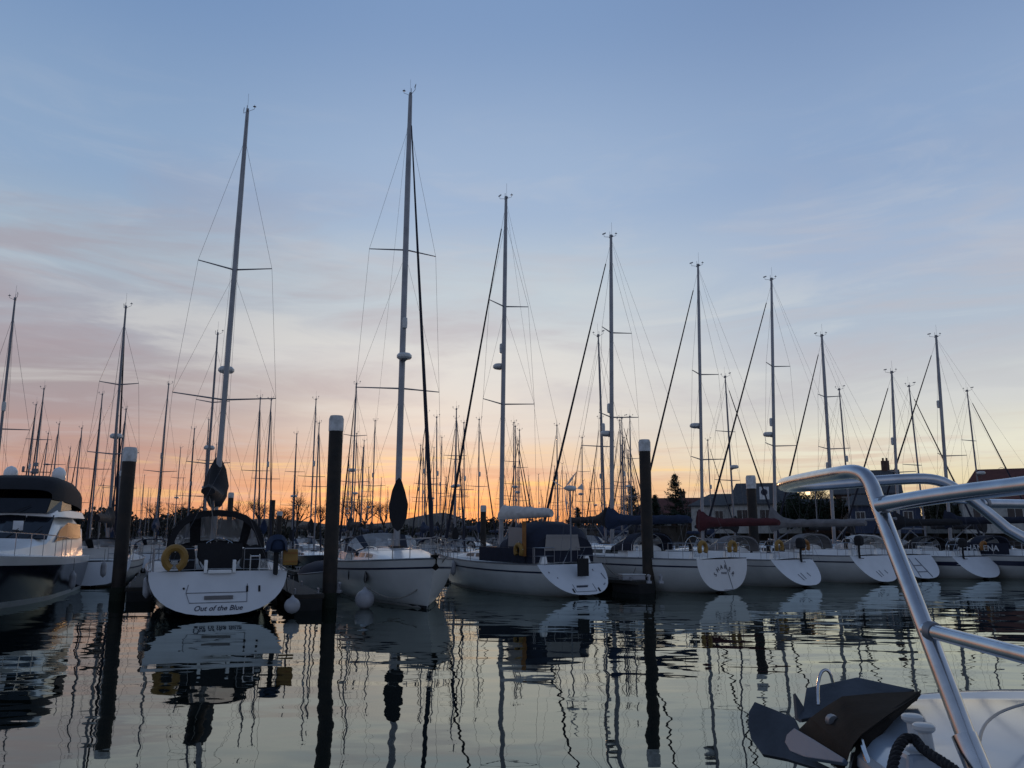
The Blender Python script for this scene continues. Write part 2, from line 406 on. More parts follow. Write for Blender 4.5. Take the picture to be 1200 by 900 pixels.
# ------------------------------------------------------------------ buildings
def building(name, px, Yd, W_, D_, eave, ridge_h, wallm, roofm, label, rz=0, hip=0.0, z0=QZ, wins=None, doors=0, chim=(), winh=1.2, base_px=True, sign=False):
    x = hx(px, Yd); r = empty(name, (x, Yd, z0), rz, label, 'building')
    w_ = MB(); w_.box((0,0,eave/2-.2), (W_, D_, eave+.4))
    if not hip:
        for sx in (-1,1):
            w_.add([(sx*W_/2,-D_/2,eave+.001), (sx*W_/2,D_/2,eave+.001), (sx*W_/2,0,ridge_h-.05), (sx*(W_/2-.2),-D_/2,eave+.001), (sx*(W_/2-.2),D_/2,eave+.001), (sx*(W_/2-.2),0,ridge_h-.05)], [(0,1,2), (3,5,4), (0,2,5,3), (1,4,5,2)])
    w_.build('wall', wallm, r)
    ov = .35; th = .14; a = W_/2+ov; b = D_/2+ov; zb = eave-.1; hr = W_/2*hip
    rf = MB()
    rf.add([(-a,-b,zb), (a,-b,zb), (a,b,zb), (-a,b,zb), (-a+hr,0,ridge_h), (a-hr,0,ridge_h),
            (-a,-b,zb+th), (a,-b,zb+th), (a,b,zb+th), (-a,b,zb+th), (-a+hr,0,ridge_h+th), (a-hr,0,ridge_h+th)],
           [(0,4,5,1), (2,5,4,3), (0,3,4), (1,5,2), (6,7,11,10), (8,9,10,11), (6,10,9), (7,8,11), (0,1,7,6), (1,2,8,7), (2,3,9,8), (3,0,6,9)])
    ro = rf.build('roof', roofm, r)
    for cx in chim:
        c = MB(); c.box((cx, 0, ridge_h+.4), (.9,.6,1.6)); c.box((cx-.2,0,ridge_h+1.35), (.22,.22,.4)); c.box((cx+.2,0,ridge_h+1.35), (.22,.22,.4)); c.build('chimney', M['brick'], ro)
    for (wx, wz, ww, wh) in (wins or []):
        f = MB()
        for sx in (-1,1): f.box((wx+sx*(ww/2), -D_/2-.04, wz), (.09,.1,wh+.1))
        for sz in (-1,1): f.box((wx, -D_/2-.045, wz+sz*wh/2), (ww+.08,.1,.09))
        f.box((wx, -D_/2-.05, wz), (.06,.08,wh)); fo = f.build('window', M['render_'], r)
        g = MB(); g.box((wx, -D_/2-.015, wz), (ww-.02,.03,wh-.02)); g.build('pane', M['glassd'], fo)
    if sign:
        s_ = MB(); s_.box((sign[0], -D_/2-.45, sign[1]), (1.1,.12,1.5)); so_ = s_.build('emblem_board', M['signw'], r)
        c = MB(); c.lathe((sign[0], -D_/2-.54, sign[1]+.1), [(.38,0), (.38,.03), (.2,.031), (.2,.0)], 20, 'y'); c.build('emblem_ring', M['ink'], so_)
    return r
wr = lambda n, w_, z, ww, wh: [(-w_/2+w_*(i+.5)/n, z, ww, wh) for i in range(n)]
building('clubhouse', 852, 104, 9, 9, 3.0, 4.5, M['render_'], M['slate'], 'pale single-storey clubhouse wing with hipped grey roof beside the tall gabled part', rz=-.3, hip=.55, wins=wr(4, 9, 1.7, 1.0, 1.3))
building('clubhouse', 893, 101, 8, 9, 3.1, 5.7, M['render_'], M['slate'], 'taller grey-roofed clubhouse block carrying a white board with a round emblem', rz=-.3, hip=.25, wins=wr(3, 8, 1.7, 1.3, 1.4), sign=(0, 4.35))
building('house', 783, 128, 11, 8, 2.6, 5.0, M['render_'], M['rtile'], 'low pale house with red-brown roof between the two conifers', rz=-.2, hip=.4, wins=wr(4, 11, 1.4, 1.0, 1.0), chim=(2,))
building('house', 808, 118, 6, 6, 2.4, 4.6, M['brick'], M['rtile'], 'small brick house with red-brown roof left of the clubhouse', rz=-.2, hip=.4, wins=wr(2, 6, 1.3, 1.0, 1.0))
building('warehouse', 1013, 96, 6.6, 12, 4.0, 6.9, M['brick'], M['slate'], 'tall brick building with steep dark roof behind the yacht masts', rz=-.42, wins=wr(3, 6.6, 3.1, .9, 1.1)+wr(3, 6.6, 1.3, .9, 1.2), chim=(2.2,))
building('boat_shed', 1030, 89, 7, 5, 2.6, 3.7, M['bluep'], M['slate'], 'low blue-clad shed in front of the tall brick building', rz=-.42, hip=.2, wins=wr(3, 7, 1.4, .9, 1.0))
building('boat_shed', 962, 98, 7, 5, 2.6, 3.6, M['brick'], M['slate'], 'dark low shed under the trees right of the clubhouse', rz=-.42, hip=.2, wins=wr(3, 7, 1.4, .9, 1.0))
building('house', 1196, 84, 12, 8, 3.0, 6.2, M['render_'], M['rtile'], 'pale house with red roof at the right edge of the photo', rz=-.45, hip=.35, wins=wr(4, 12, 1.7, 1.4, 1.1))
building('house', 1125, 98, 9, 8, 2.8, 4.4, M['render_'], M['slate'], 'low pale house behind the dark shrubs on the quay', rz=-.45, hip=.35, wins=wr(4, 9, 1.5, 1.2, 1.1))

# ------------------------------------------------------------------ trees
def conifer(px, Yd, h, w_, label, z0=QZ, seed=1):
    rnd = random.Random(seed); r = empty('conifer', (hx(px, Yd), Yd, z0), 0, label, 'tree', 'conifers by the houses')
    t = MB(); t.tube([(0,0,-.3), (0,0,h*.5), (.05,0,h)], lambda s: .16*(1-s)+.02, 6); t.build('trunk', M['bark'], r)
    c = MB(); z = h*.12
    while z < h*.98:
        f = (1-z/h); rad = w_*(f**.8)*rnd.uniform(.65, 1.15)
        for k in range(rnd.randint(5, 7)):
            a = rnd.uniform(0, 2*pi); ln = rad*rnd.uniform(.6, 1.1); dz = ln*rnd.uniform(-.05, .4)
            e = Vector((cos(a)*ln, sin(a)*ln, dz)); p0 = Vector((0,0,z)); c.tube([p0, p0+e*.6+Vector((0,0,-.08*ln)), p0+e], lambda s: .035*(1-s)+.008, 3)
            n = int(14+ln*26)
            for i in range(n):
                s = rnd.uniform(.15, 1); q = p0+e*s+Vector((rnd.gauss(0,.13), rnd.gauss(0,.13), rnd.gauss(-.03,.1)))
                d = Vector((rnd.gauss(0,1), rnd.gauss(0,1), rnd.gauss(.3,.5))).normalized()*rnd.uniform(.16,.32); o = d.orthogonal().normalized()*.06
                c.add([q-o, q+o, q+d], [(0,1,2)])
        z += h*.045
    c.build('crown', M['leafd'], r)
conifer(790, 112, 7.8, 3.4, 'tall dark conifer with layered branches right of the nearest right-hand pile', seed=2)
conifer(739, 116, 6.3, 3.2, 'broad dark conifer just left of the nearest right-hand pile', seed=3)
conifer(766, 120, 5.2, 2.2, 'dark conifer half hidden behind the white-capped pile', seed=4)
conifer(844, 122, 5.4, 1.3, 'small conifer above the clubhouse wing roof', seed=5)
conifer(676, 140, 5.2, 2.4, 'lone dark bushy conifer against the orange sky right of centre', seed=6, z0=1.5)
def bare_tree(name, px, Yd, h, label, z0, seed, group, twigs=None, spread=.5):
    rnd = random.Random(seed); r = empty(name, (hx(px, Yd), Yd, z0), 0, label, 'tree', group)
    t = MB(); c = MB(); m = h*.3
    t.tube([(0,0,-.4), (.1*rnd.uniform(-1,1),0,m*.6), (0,0,m)], lambda s: h*.028*(1-.3*s), 7)
    def grow(p, d, ln, rad, lv):
        q = p+d*ln; mid = p+d*ln*.5+Vector((rnd.gauss(0,.05), rnd.gauss(0,.05), 0))*ln
        c.tube([p, mid, q], lambda s: rad*(1-.4*s), 5 if lv < 2 else 3)
        if lv >= 5: return
        for _ in range(rnd.randint(2, 4) if lv > 0 else 5):
            nd_ = (d+Vector((rnd.gauss(0,spread), rnd.gauss(0,spread), rnd.gauss(.12,.25)))).normalized()
            grow(p+d*ln*rnd.uniform(.5, 1), nd_, ln*rnd.uniform(.58, .85), max(rad*.55, .018), lv+1)
    for _ in range(5): grow(Vector((0,0,m*rnd.uniform(.7,1))), Vector((rnd.gauss(0,.45), rnd.gauss(0,.45), 1)).normalized(), h*.24, h*.014, 1)
    t.build('trunk', M['bark'], r); c.build('crown', twigs or M['bark'], r)
gB = 'bare winter trees on the far shore'
for i, (px, Yd, h, lb) in enumerate([
    (284, 190, 9.5, 'bare winter tree left of the pair of slim masts'), (309, 186, 10.5, 'wide bare tree behind the distant dark pile stump'),
    (328, 200, 9.5, 'low bare tree between the two rounder crowns'), (352, 184, 12, 'large round bare tree left of the central pile'),
    (376, 192, 10, 'bare tree crown touching the left side of the central pile'), (412, 190, 10.5, 'bare tree just right of the central pile'),
    (430, 188, 11.5, 'wide bare tree left of the bow-on white yacht mast'), (452, 200, 11, 'bare tree beside the dark mast cover'), (339, 210, 9, 'small bare tree in the gap beside the large round crown'),
    (188, 220, 12, 'bare tree on the wooded shore left of the nearest sailing yacht'), (212, 225, 11, 'bare tree rising above the wooded shore behind the dark sprayhood')]):
    bare_tree('bare_tree', px, Yd, h, lb, 1.5, 20+i, gB)
for i, (px, Yd, h, lb) in enumerate([
    (955, 108, 8.2, 'bare tree rising above the chrome bow rail'), (938, 112, 6.8, 'bare tree right of the clubhouse roof'),
    (975, 112, 7.6, 'bare tree left of the steep warehouse roof'), (922, 110, 6.8, 'dark tree against the end of the clubhouse roof'), (1178, 104, 6.6, 'bare tree behind the red roof at the right edge')]):
    bare_tree('bare_tree', px, Yd, h, lb, QZ, 50+i, 'bare trees on the quay', spread=.55)
def shrub(px, Yd, rx, h, label, seed, m='shrub'):
    rnd = random.Random(seed); r = empty('shrub', (hx(px, Yd), Yd, QZ), 0, label, 'shrub', 'shrubs on the quay')
    t = MB()
    for k in range(12):
        a = rnd.uniform(0, 2*pi); t.tube([(0,0,0), (cos(a)*rx*.3, sin(a)*.5, h*.5), (cos(a)*rx*rnd.uniform(.4,.9), sin(a)*rx*.5, h*rnd.uniform(.8,1.15))], lambda s: .04*(1-s)+.012, 4)
    t.build('stem', M['bark'], r); c = MB()
    for k in range(7): foliage(c, (rnd.uniform(-.6,.6)*rx, rnd.uniform(-.4,.4)*rx, h*rnd.uniform(.3,.7)), rx*.5, rx*.5, h*.32, 260, .16, rnd)
    c.build('crown', M[m], r)
shrub(1088, 88, 2.6, 3.4, 'wide dark round shrub on the quay under the chrome rail', 1)
shrub(1112, 90, 2.2, 3.2, 'dark shrub merging with the wide round one on its left', 2)
shrub(1138, 92, 2.0, 3.6, 'spiky shrub catching light below the mast with two radar domes', 3)
shrub(918, 92, 1.9, 3.6, 'dense dark shrub beside the end wall of the clubhouse', 4, 'leafd')
shrub(938, 93, 2.6, 4.6, 'tall dense evergreen shrub left of the lit lamp', 5, 'leafd')
shrub(965, 92, 2.4, 3.6, 'low dense evergreen shrub below the lit lamp', 6, 'leafd')

# lamps on the quay
def lamp(px, py, Yd, label, lit):
    p = at(px, py, Yd); r = empty('street_lamp', (p.x, Yd, QZ), 0, label, 'street lamp'); h = p.z-QZ
    b = MB(); b.tube([(0,0,-.2), (0,0,h*.5), (0,0,h+.6)], lambda s: .07-.03*s, 8); b.build('post', M['dsteel'], r)
    b = MB(); b.tube([(0,0,h+.1), (-.35,0,h+.35), (-.75,0,h+.2), (-.75,0,h+.02)], .025, 5, 1); b.build('arm', M['dsteel'], r)
    b = MB(); b.lathe((-.75,0,h-.45), [(.08,0), (.22,.06), (.26,.3), (.1,.45), (.02,.5)], 10); b.build('lamp_head', M['lamp' if lit else 'dsteel'], r, True)
lamp(1178, 551, 92, 'swan-neck street lamp standing against the sky near the right edge', False)
lamp(955, 575, 84, 'lit street lamp glowing orange under the chrome bow rail', True)

# ------------------------------------------------------------------ sailing yachts
def hull_station(Lh, B, t, fb0, fb1, rake, scoop, bt):
    """sheer half-breadth, sheer height, depth of canoe body and x shear at station t (0 stern .. 1 bow)"""
    if t < .42: b = B/2*(bt+(1-bt)*sin(t/.42*pi/2))
    else: b = B/2*(cos((t-.42)/.58*pi/2)**.72 if t < 1 else 0)
    b = max(b, .03)
    z = fb0+(fb1-fb0)*t**1.7-.04*sin(pi*t)
    dr = -.1*exp(-(t/.1)**2)+.015+.5*sin(pi*min(1, t*1.02)**.9)*(1 if t < .97 else .6)
    return b, z, dr
def make_hull(r, Lh, B, fb0, fb1, hullm='gel', bt=.82, scoop=.5, rake=.9, transom=True, stripe='stripe', stripe_w=.06, ns=18, na=9, det=True):
    rings = []
    for i in range(ns+1):
        t = i/ns; b, z, dr = hull_station(Lh, B, t, fb0, fb1, rake, scoop, bt); ring = []
        ex = .76+.36*t**2          # fuller aft, finer forward
        for k in range(2*na+1):
            a = -pi/2+pi*k/(2*na); s = sin(a); y = b*(abs(s)**ex)*(1 if s >= 0 else -1)
            zz = z-(z+dr)*(cos(a)**(.95+.25*t))
            h = max(0, zz)/z
            x = t*Lh + scoop*h*(1-t)**3 - rake*(1-h)*t**5
            ring.append(Vector((x, -y, zz)))
        rings.append(ring)
    nose = [Vector((p.x+.03, p.y*.25, p.z)) for p in rings[-1]]
    b = MB(); b.loft(rings+[nose], closed=False); mid_ = len(nose)//2; b.loft([nose[:mid_+1], nose[:mid_-1:-1]], closed=False); b.build('hull', M[hullm], r, True)
    if transom:
        t0 = MB(); ring = [p+Vector((-.012,0,0)) for p in rings[0]]
        t0.loft([[p for p in ring], [p+Vector((.03,0,0)) for p in ring]]); to = t0.build('transom', M['tran'], r)
    # antifouling / boot top as a thin skin just outside the hull near the water
    def skin(z0, z1, off, nm, m):
        s = MB(); rr = []
        for side in (1,-1):
            rr = []
            for ring in rings:
                half = ring[:na+1] if side > 0 else ring[na:][::-1]   # sheer -> keel
                def pt(zq):
                    for p, q in zip(half, half[1:]):
                        if (p.z-zq)*(q.z-zq) <= 0 and abs(p.z-q.z) > 1e-6: return p.lerp(q, (p.z-zq)/(p.z-q.z))
                    return half[-1]
                zs = half[0].z
                a_ = pt(min(z1 if z1 > 0 else zs+z1, zs)); c_ = half[-1] if z0 < -50 else pt(z0 if z0 >= 0 and z1 > 0 else zs+z0)
                o = Vector((0, off*(1 if a_.y >= 0 else -1), 0)); rr.append([a_+o, c_+o])
            s.loft(rr, closed=False)
        s.build(nm, m, r)
    if det:
        skin(-99, .1, .008, 'boot_stripe', M['foul'])
        if stripe: skin(-.24-stripe_w, -.24, .008, 'sheer_stripe', M[stripe])
        rub = MB()
        for side in (0, -1): rub.tube([p[side]+Vector((0,0,.01)) for p in rings], .028, 5)
        rub.build('toe_rail', M['dsteel' if stripe else 'alu'], r)
    d = MB(); dr_ = []
    for ring in rings:
        A, Bq = ring[0], ring[-1]
        dr_.append([A.lerp(Bq, j/6)+Vector((0,0,-.01+.07*sin(pi*j/6)*min(1,abs(A.y)))) for j in range(7)])
    d.loft(dr_, closed=False); d.build('deck', M['deck'], r, True)
    return rings
def sheer(rings, x):
    for a, b in zip(rings, rings[1:]):
        if a[0].x <= x <= b[0].x: return a[0].lerp(b[0], (x-a[0].x)/(b[0].x-a[0].x))
    return rings[-1][0] if x > rings[-1][0].x else rings[0][0]
def make_cabin(r, rings, x0, x1, wf, h, wins=3, m='bright'):
    rr = []
    for k in range(9):
        s = k/8; x = x0+(x1-x0)*s; sh = sheer(rings, x); wd = abs(sh.y)*wf; hh = h*(min(1, (1-s)*2.2)**.7)*(1-.25*s)+.02; z = sh.z+.03
        rr.append([Vector((x, -wd, z)), Vector((x, -wd*.92, z+hh*.75)), Vector((x, -wd*.7, z+hh)), Vector((x, 0, z+hh*1.12)), Vector((x, wd*.7, z+hh)), Vector((x, wd*.92, z+hh*.75)), Vector((x, wd, z))])
    b = MB(); b.loft(rr, closed=True); o = b.build('cabin', M[m], r, True)
    for side in (0, 1):
        for i in range(wins):
            a = .12+.62*i/wins; c = a+.62/wins*.8; w_ = MB(); q = []
            for s in (a, (a+c)/2, c):
                f = s*8; i0 = int(f); ring = [p.lerp(q_, f-i0) for p, q_ in zip(rr[i0], rr[min(i0+1, 8)])]
                lo, hi = (ring[0], ring[1]) if side == 0 else (ring[6], ring[5]); y = -.008 if side == 0 else .008
                q.append([lo.lerp(hi, .35)+Vector((0,y,0)), lo.lerp(hi, .85)+Vector((0,y,0))])
            w_.loft(q, closed=False); w_.build('window', M['glassd'], o)
    h_ = MB(); s = rr[4]; h_.box((s[3].x, 0, s[3].z+.03), (.55,.5,.06)); h_.build('hatch', M['glassd'], o)
    hr = MB()
    for sd in (-1,1):
        pts = []
        for k in range(1, 6):
            p = rr[k][4 if sd > 0 else 2]; pts.append(p+Vector((0,0,.07)))
            hr.tube([p, p+Vector((0,0,.07))], .012, 4)
        hr.tube(pts, .016, 4)
    hr.build('grab_rail', M['steel'], o)
    return rr
def make_rig(r, Lh, B, rings, xm, top, sp, zb, mast_r=.085, spr=(1.0,.85), furl=True, boom=None, cover='blue', furlm='furl', radar=None, refl=None, backstay=True, cover_style='high', boom_len=None, cov_h=.45, boom_y=None, cov_w=1.0, wr_=.0065, frac=1.0, seed=0):
    """top: mast-head point in the boat's own frame"""
    rnd = random.Random(seed); base = Vector((xm, 0, zb)); top = Vector(top); ax = top-base
    P = lambda f: base+ax*f
    b = MB(); b.tube([P(0), P(.3), P(.8), P(1)], lambda s: mast_r*(1 if s < .6 else 1-.35*(s-.6)/.4), 10); mo = b.build('mast', M['nalu' if mast_r > .08 else 'alu'], r, True)
    chain = []
    for side in (-1,1):
        sh = sheer(rings, xm-.25); chain.append(Vector((xm-.3, side*abs(sh.y)*.93, sh.z+.05)))
    tips = []
    for f, wdt in zip(sp, spr):
        for si, side in enumerate((-1,1)):
            root = P(f); tip = root+Vector((-wdt*.38, side*wdt, .06)); s_ = MB(); s_.tube([root, tip], lambda q: .035-.015*q, 5); s_.build('spreader', M['alu'], mo)
            tips.append((f, si, tip))
    fh = P(frac*.985)
    for si in (0,1):
        w_ = MB(); path = [chain[si]]+[t for f, s2, t in sorted(tips, key=lambda q: q[0]) if s2 == si]+[P(frac*.93)]
        w_.tube(path, wr_, 3); w_.build('shroud', M['wire'], r)
        w_ = MB(); w_.tube([chain[si]+Vector((.25,0,0)), P(sp[0]-.01)], wr_*.8, 3)
        if len(sp) > 1: w_.tube([[t for f, s2, t in tips if s2 == si][0], P(sp[1]-.01)], wr_*.8, 3)
        w_.build('lower_shroud', M['wire'], r)
    bow = Vector((Lh-.25, 0, rings[-1][0].z+.08))
    w_ = MB(); w_.tube([bow, fh], wr_, 3); fo = w_.build('forestay', M['wire'], r)
    if furl:
        w_ = MB(); w_.tube([bow.lerp(fh, .03+.9*k/14) for k in range(15)], lambda s: .075-.05*s, 7); w_.build('furled_sail', M[furlm], fo, True)
        w_ = MB(); w_.lathe(bow+(fh-bow)*.022, [(.02,-.08), (.11,-.07), (.11,-.02), (.04,-.01), (.04,.05), (.11,.06), (.11,.09), (.02,.1)], 10); w_.build('furler_drum', M['dsteel'], fo, True)
    if backstay:
        w_ = MB(); sy = abs(rings[0][0].y)*.75; j = P(.0)*0+Vector((1.1, 0, rings[0][0].z+3.2))
        w_.tube([Vector((.3, -sy, rings[0][0].z)), j, P(.995)], wr_*.8, 3); w_.tube([Vector((.3, sy, rings[0][0].z)), j], wr_*.8, 3); w_.build('backstay', M['wire'], r)
    if radar:
        rd = MB(); c = P(radar)+Vector((.36,0,0)); rd.lathe(c, [(.02,-.02), (.24,-.01), (.29,.04), (.29,.12), (.22,.2), (.02,.22)], 16); ro = rd.build('radar_dome', M['gel'], mo, True)
        rb = MB(); rb.tube([P(radar)-Vector((0,0,.12)), c-Vector((0,0,.02))], .025, 5); rb.box(tuple(c-Vector((.1,0,.03))), (.4,.22,.03)); rb.build('bracket', M['alu'], ro)
    if refl:
        rf = MB(); rf.lathe(P(refl)+Vector((.14,.03,0)), [(.01,-.24), (.09,-.2), (.1,0), (.09,.2), (.01,.24)], 10); rf.build('radar_reflector', M['gel'], mo, True)
    h = MB(); h.tube([top+Vector((.1,0,0)), top+Vector((-.14,0,.02))], .035, 5); h.box(tuple(top+Vector((0,0,.06))), (.12,.1,.12))
    h.tube([top+Vector((.05,.02,0)), top+Vector((.05,.02,.3)), ], .012, 4); h.tube([top, top+Vector((.35,.12,.1)), top+Vector((.35,.12,.24))], .01, 4)
    h.box(tuple(top+Vector((.35,.12,.26))), (.22,.02,.06)); h.tube([top, top+Vector((-.1,-.25,.12)), top+Vector((-.1,-.25,.3))], .009, 4)
    h.lathe(top+Vector((-.1,-.25,.2)), [(.01,0), (.07,.02), (.01,.05)], 6)
    h.tube([top+Vector((-.05,0,0)), top+Vector((-.05,0,.75))], .006, 3); h.build('masthead_gear', M['dsteel'], mo)
    if boom:
        bl = boom_len or xm*.72; g = Vector((xm-.12, 0, boom)); e = Vector((xm-bl, rnd.uniform(-.1,.1) if boom_y is None else boom_y, boom+.06))
        b = MB(); b.tube([g, e], .07, 7); bo = b.build('boom', M['alu'], r, True)
        b = MB(); b.tube([Vector((xm-.1, 0, zb+.3)), g.lerp(e, .3)], .035, 5); b.build('boom_vang', M['alu'], bo)
        b = MB(); b.tube([e.lerp(g, .1), Vector((e.x+.3, 0, rings[0][0].z+.5))], .014, 4); b.build('mainsheet', M['lrope'], bo)
        b = MB(); b.tube([e, P(.99)], wr_*.7, 3); b.build('topping_lift', M['wire'], bo)
        if cover:
            rr = []; n = 22; high = cover_style == 'high'
            for k in range(n+1):
                s = k/n; x = g.x+.28-(bl*1.01+.28)*s; d = s*bl
                if cover_style == 'roll': hh = .5*(1-.62*s)*min(1, .25+s*9)+.02; wd = .24*(1-.5*s)*min(1, .3+s*9)
                else:
                    hh = (.2+cov_h*exp(-(d/.5)**1.6)+.12*(1-s))*(1 if s < .97 else .7); wd = .13+.09*exp(-(d/.8)**2)+.05*(1-s)
                hh += .018*sin(d*7+seed)+.012*sin(d*17); wd *= cov_w
                y = e.y*s; zz = boom+.06*s-.13-(.25*exp(-(d/.4)**2) if high else 0); H = hh+.13+(.25*exp(-(d/.4)**2) if high else 0)
                ring = []
                for q in range(12):
                    a = 2*pi*q/12; u = sin(a); yy = wd*cos(a)*(1-.45*max(0,u))*(1+.07*sin(q*3+d*9)+.05*sin(q*5+d*23)); ring.append(Vector((x, y+yy, zz+H*(.5+.5*u))))
                rr.append(ring)
            b = MB(); b.loft(rr); b.build('sail_cover', M[cover], bo, True)
    return P
def make_rails(r, Lh, rings, n=6, stern=True, h=.62):
    def rail_half(nm, pts, sd):
        b = MB(); q = []
        for x in pts:
            s = sheer(rings, x); y = sd*abs(s.y)*.93; b.tube([Vector((x, y, s.z)), Vector((x, y, s.z+h))], .014, 4); q.append(Vector((x, y, s.z+h)))
        e = q[-1].copy(); e.y *= .38; b.tube(q+[e, Vector((e.x, e.y, e.z-h))], .016, 5); b.tube([p-Vector((0,0,h*.5)) for p in q+[e]], .012, 4); b.build(nm, M['rsteel'], r)
    for sd in (-1,1): rail_half('pushpit', [Lh*.13, Lh*.07, .25+rings[0][0].x], sd)
    for nm, pts in (('pulpit', [Lh*.86, Lh*.93, Lh-.12]),):
        b = MB(); top = []
        for x in pts:
            s = sheer(rings, x); y = abs(s.y)*.93
            b.tube([Vector((x, y, s.z)), Vector((x, y, s.z+h))], .014, 4); b.tube([Vector((x, -y, s.z)), Vector((x, -y, s.z+h))], .014, 4)
            top.append(Vector((x, y, s.z+h)))
        mir = [Vector((p.x, -p.y, p.z)) for p in top]
        if nm == 'pulpit':
            tip = Vector((Lh+.12, 0, top[-1].z+.05)); b.tube(top+[tip]+mir[::-1], .016, 5); b.tube([p-Vector((0,0,h*.5)) for p in top+mir[::-1]], .012, 4)
        b.build(nm, M['rsteel'], r)
    xs = [Lh*.13+(Lh*.73)*i/n for i in range(n+1)]
    for i, x in enumerate(xs[1:-1]):
        s = sheer(rings, x)
        for sd in (-1,1):
            b = MB(); b.tube([Vector((x, sd*abs(s.y)*.94, s.z)), Vector((x, sd*abs(s.y)*.94, s.z+h))], .012, 4); b.build('stanchion', M['rsteel'], r)
    b = MB()
    for sd in (-1,1):
        for hh in (h, h*.52):
            b.tube([Vector((x, sd*abs(sheer(rings, x).y)*.935, sheer(rings, x).z+hh-.01)) for x in xs], .006, 3)
    b.build('guard_wire', M['wire'], r)
def make_cockpit(r, Lh, B, rings, x0, x1, wheel=True):
    b = MB(); z = sheer(rings, (x0+x1)/2).z
    for sd in (-1,1):
        rr = []
        for x in (x0, (x0+x1)/2, x1):
            y = abs(sheer(rings, x).y)*.62; rr.append([Vector((x, sd*(y-.1), z+.03)), Vector((x, sd*(y+.22), z+.03)), Vector((x, sd*(y+.12), z+.3)), Vector((x, sd*(y-.04), z+.3))])
        b.loft(rr)
    b.build('coaming', M['bright'], r)
    for sd in (-1,1):
        c = MB(); x = x1-.4; y = sd*(abs(sheer(rings, x).y)*.62+.05); c.lathe((x, y, z+.3), [(.08,0), (.07,.05), (.05,.1), (.075,.15), (.04,.17)], 10); c.build('winch', M['steel'], r, True)
    if wheel:
        xw = x0+.75; c = MB(); c.tube([(xw+.14,0,z-.25), (xw+.12,0,z+.62)], .09, 8); c.box((xw+.12,0,z+.7), (.24,.34,.2)); co = c.build('pedestal', M['black'], r)
        c = MB(); pts = [Vector((xw, .55*cos(a), z+.35+.55*sin(a))) for a in [2*pi*k/20 for k in range(21)]]; c.tube(pts, .017, 5)
        for k in range(6): a = pi*k/3; c.tube([(xw,0,z+.35), (xw,.55*cos(a), z+.35+.55*sin(a))], .009, 3)
        c.build('wheel', M['steel'], co)
def arch(x, w_, z, h, ex=.75, n=12, lean=0.0):
    out = []
    for k in range(n+1):
        a = pi*k/n; c = cos(a); s = sin(a)
        out.append(Vector((x+lean*s, w_*(abs(c)**ex)*(1 if c >= 0 else -1), z+h*(abs(s)**ex))))
    return out
def make_hood(r, xr, xf, w_, z, h, m='navy', ex=.75, wf=.85, hf=.3, rw=.07):
    """sprayhood: rear hoop at xr, front foot at xf"""
    A = arch(xr, w_, z, h, ex); Bm = arch((xr*.6+xf*.4), w_*.99, z, h*1.0, ex); Cf = arch(xf, w_*wf, z, h*hf, ex, lean=.15)
    b = MB(); b.loft([A, Bm], closed=False); b.loft([[p+Vector((-.02,0,.03)) for p in A], [p+Vector((.12,0,.035)) for p in A]], closed=False); rim = [Vector((p.x-.01, p.y*(1-rw/w_), z+(p.z-z)*(1-rw/h))) for p in A]; b.loft([A, rim], closed=False)
    n = len(Bm)-1
    for k in range(n):
        f = k/n
        if f < .12 or abs(f-.36) < .03 or abs(f-.64) < .03 or f > .87: b.loft([[Bm[k], Bm[k+1]], [Cf[k], Cf[k+1]]], closed=False)
    b.loft([[p for p in Cf], [p+Vector((.05,0,-.14)) for p in Cf]], closed=False)
    o = b.build('sprayhood', M[m], r, True)
    segs = [k for k in range(n) if not (k/n < .12 or abs(k/n-.36) < .03 or abs(k/n-.64) < .03 or k/n > .87)]
    run = []; runs = []
    for k in segs:
        if run and k != run[-1]+1: runs.append(run); run = []
        run.append(k)
    runs.append(run)
    for ru in runs:
        g = MB(); g.loft([[Bm[k] for k in range(ru[0], ru[-1]+2)], [Cf[k] for k in range(ru[0], ru[-1]+2)]], closed=False); g.build('window', M['clear'], o, True)
    t = MB(); t.tube([p+Vector((.01,0,-.02)) for p in A], .015, 4); t.tube([p+Vector((0,0,-.02)) for p in Bm], .015, 4); t.build('hoop', M['steel'], o)
    return o
def solve(S, px, dist):
    """point on the sight line of column px (at the horizon) at a given distance from S, beyond it"""
    d = Vector(((px-600)/FPX*cos(PITCH), 1, 0))   # column px near the horizon row
    d.x = (px-600)/FPX/ (cos(PITCH)+ (175/FPX)*sin(PITCH)) ; best = None
    for i in range(4000):
        Y = S.y-14+i*.01; p = Vector((d.x*Y, Y, 0)); e = abs((p-S).length-dist)
        if best is None or e < best[0]-1e-4: best = (e, p)
    return best[1]
def place(S, Mp, far=True): return atan2(Mp.y-S.y, Mp.x-S.x)
def to_local(S, rz, p):
    return Matrix.Rotation(-rz, 3, 'Z') @ (Vector(p)-S)

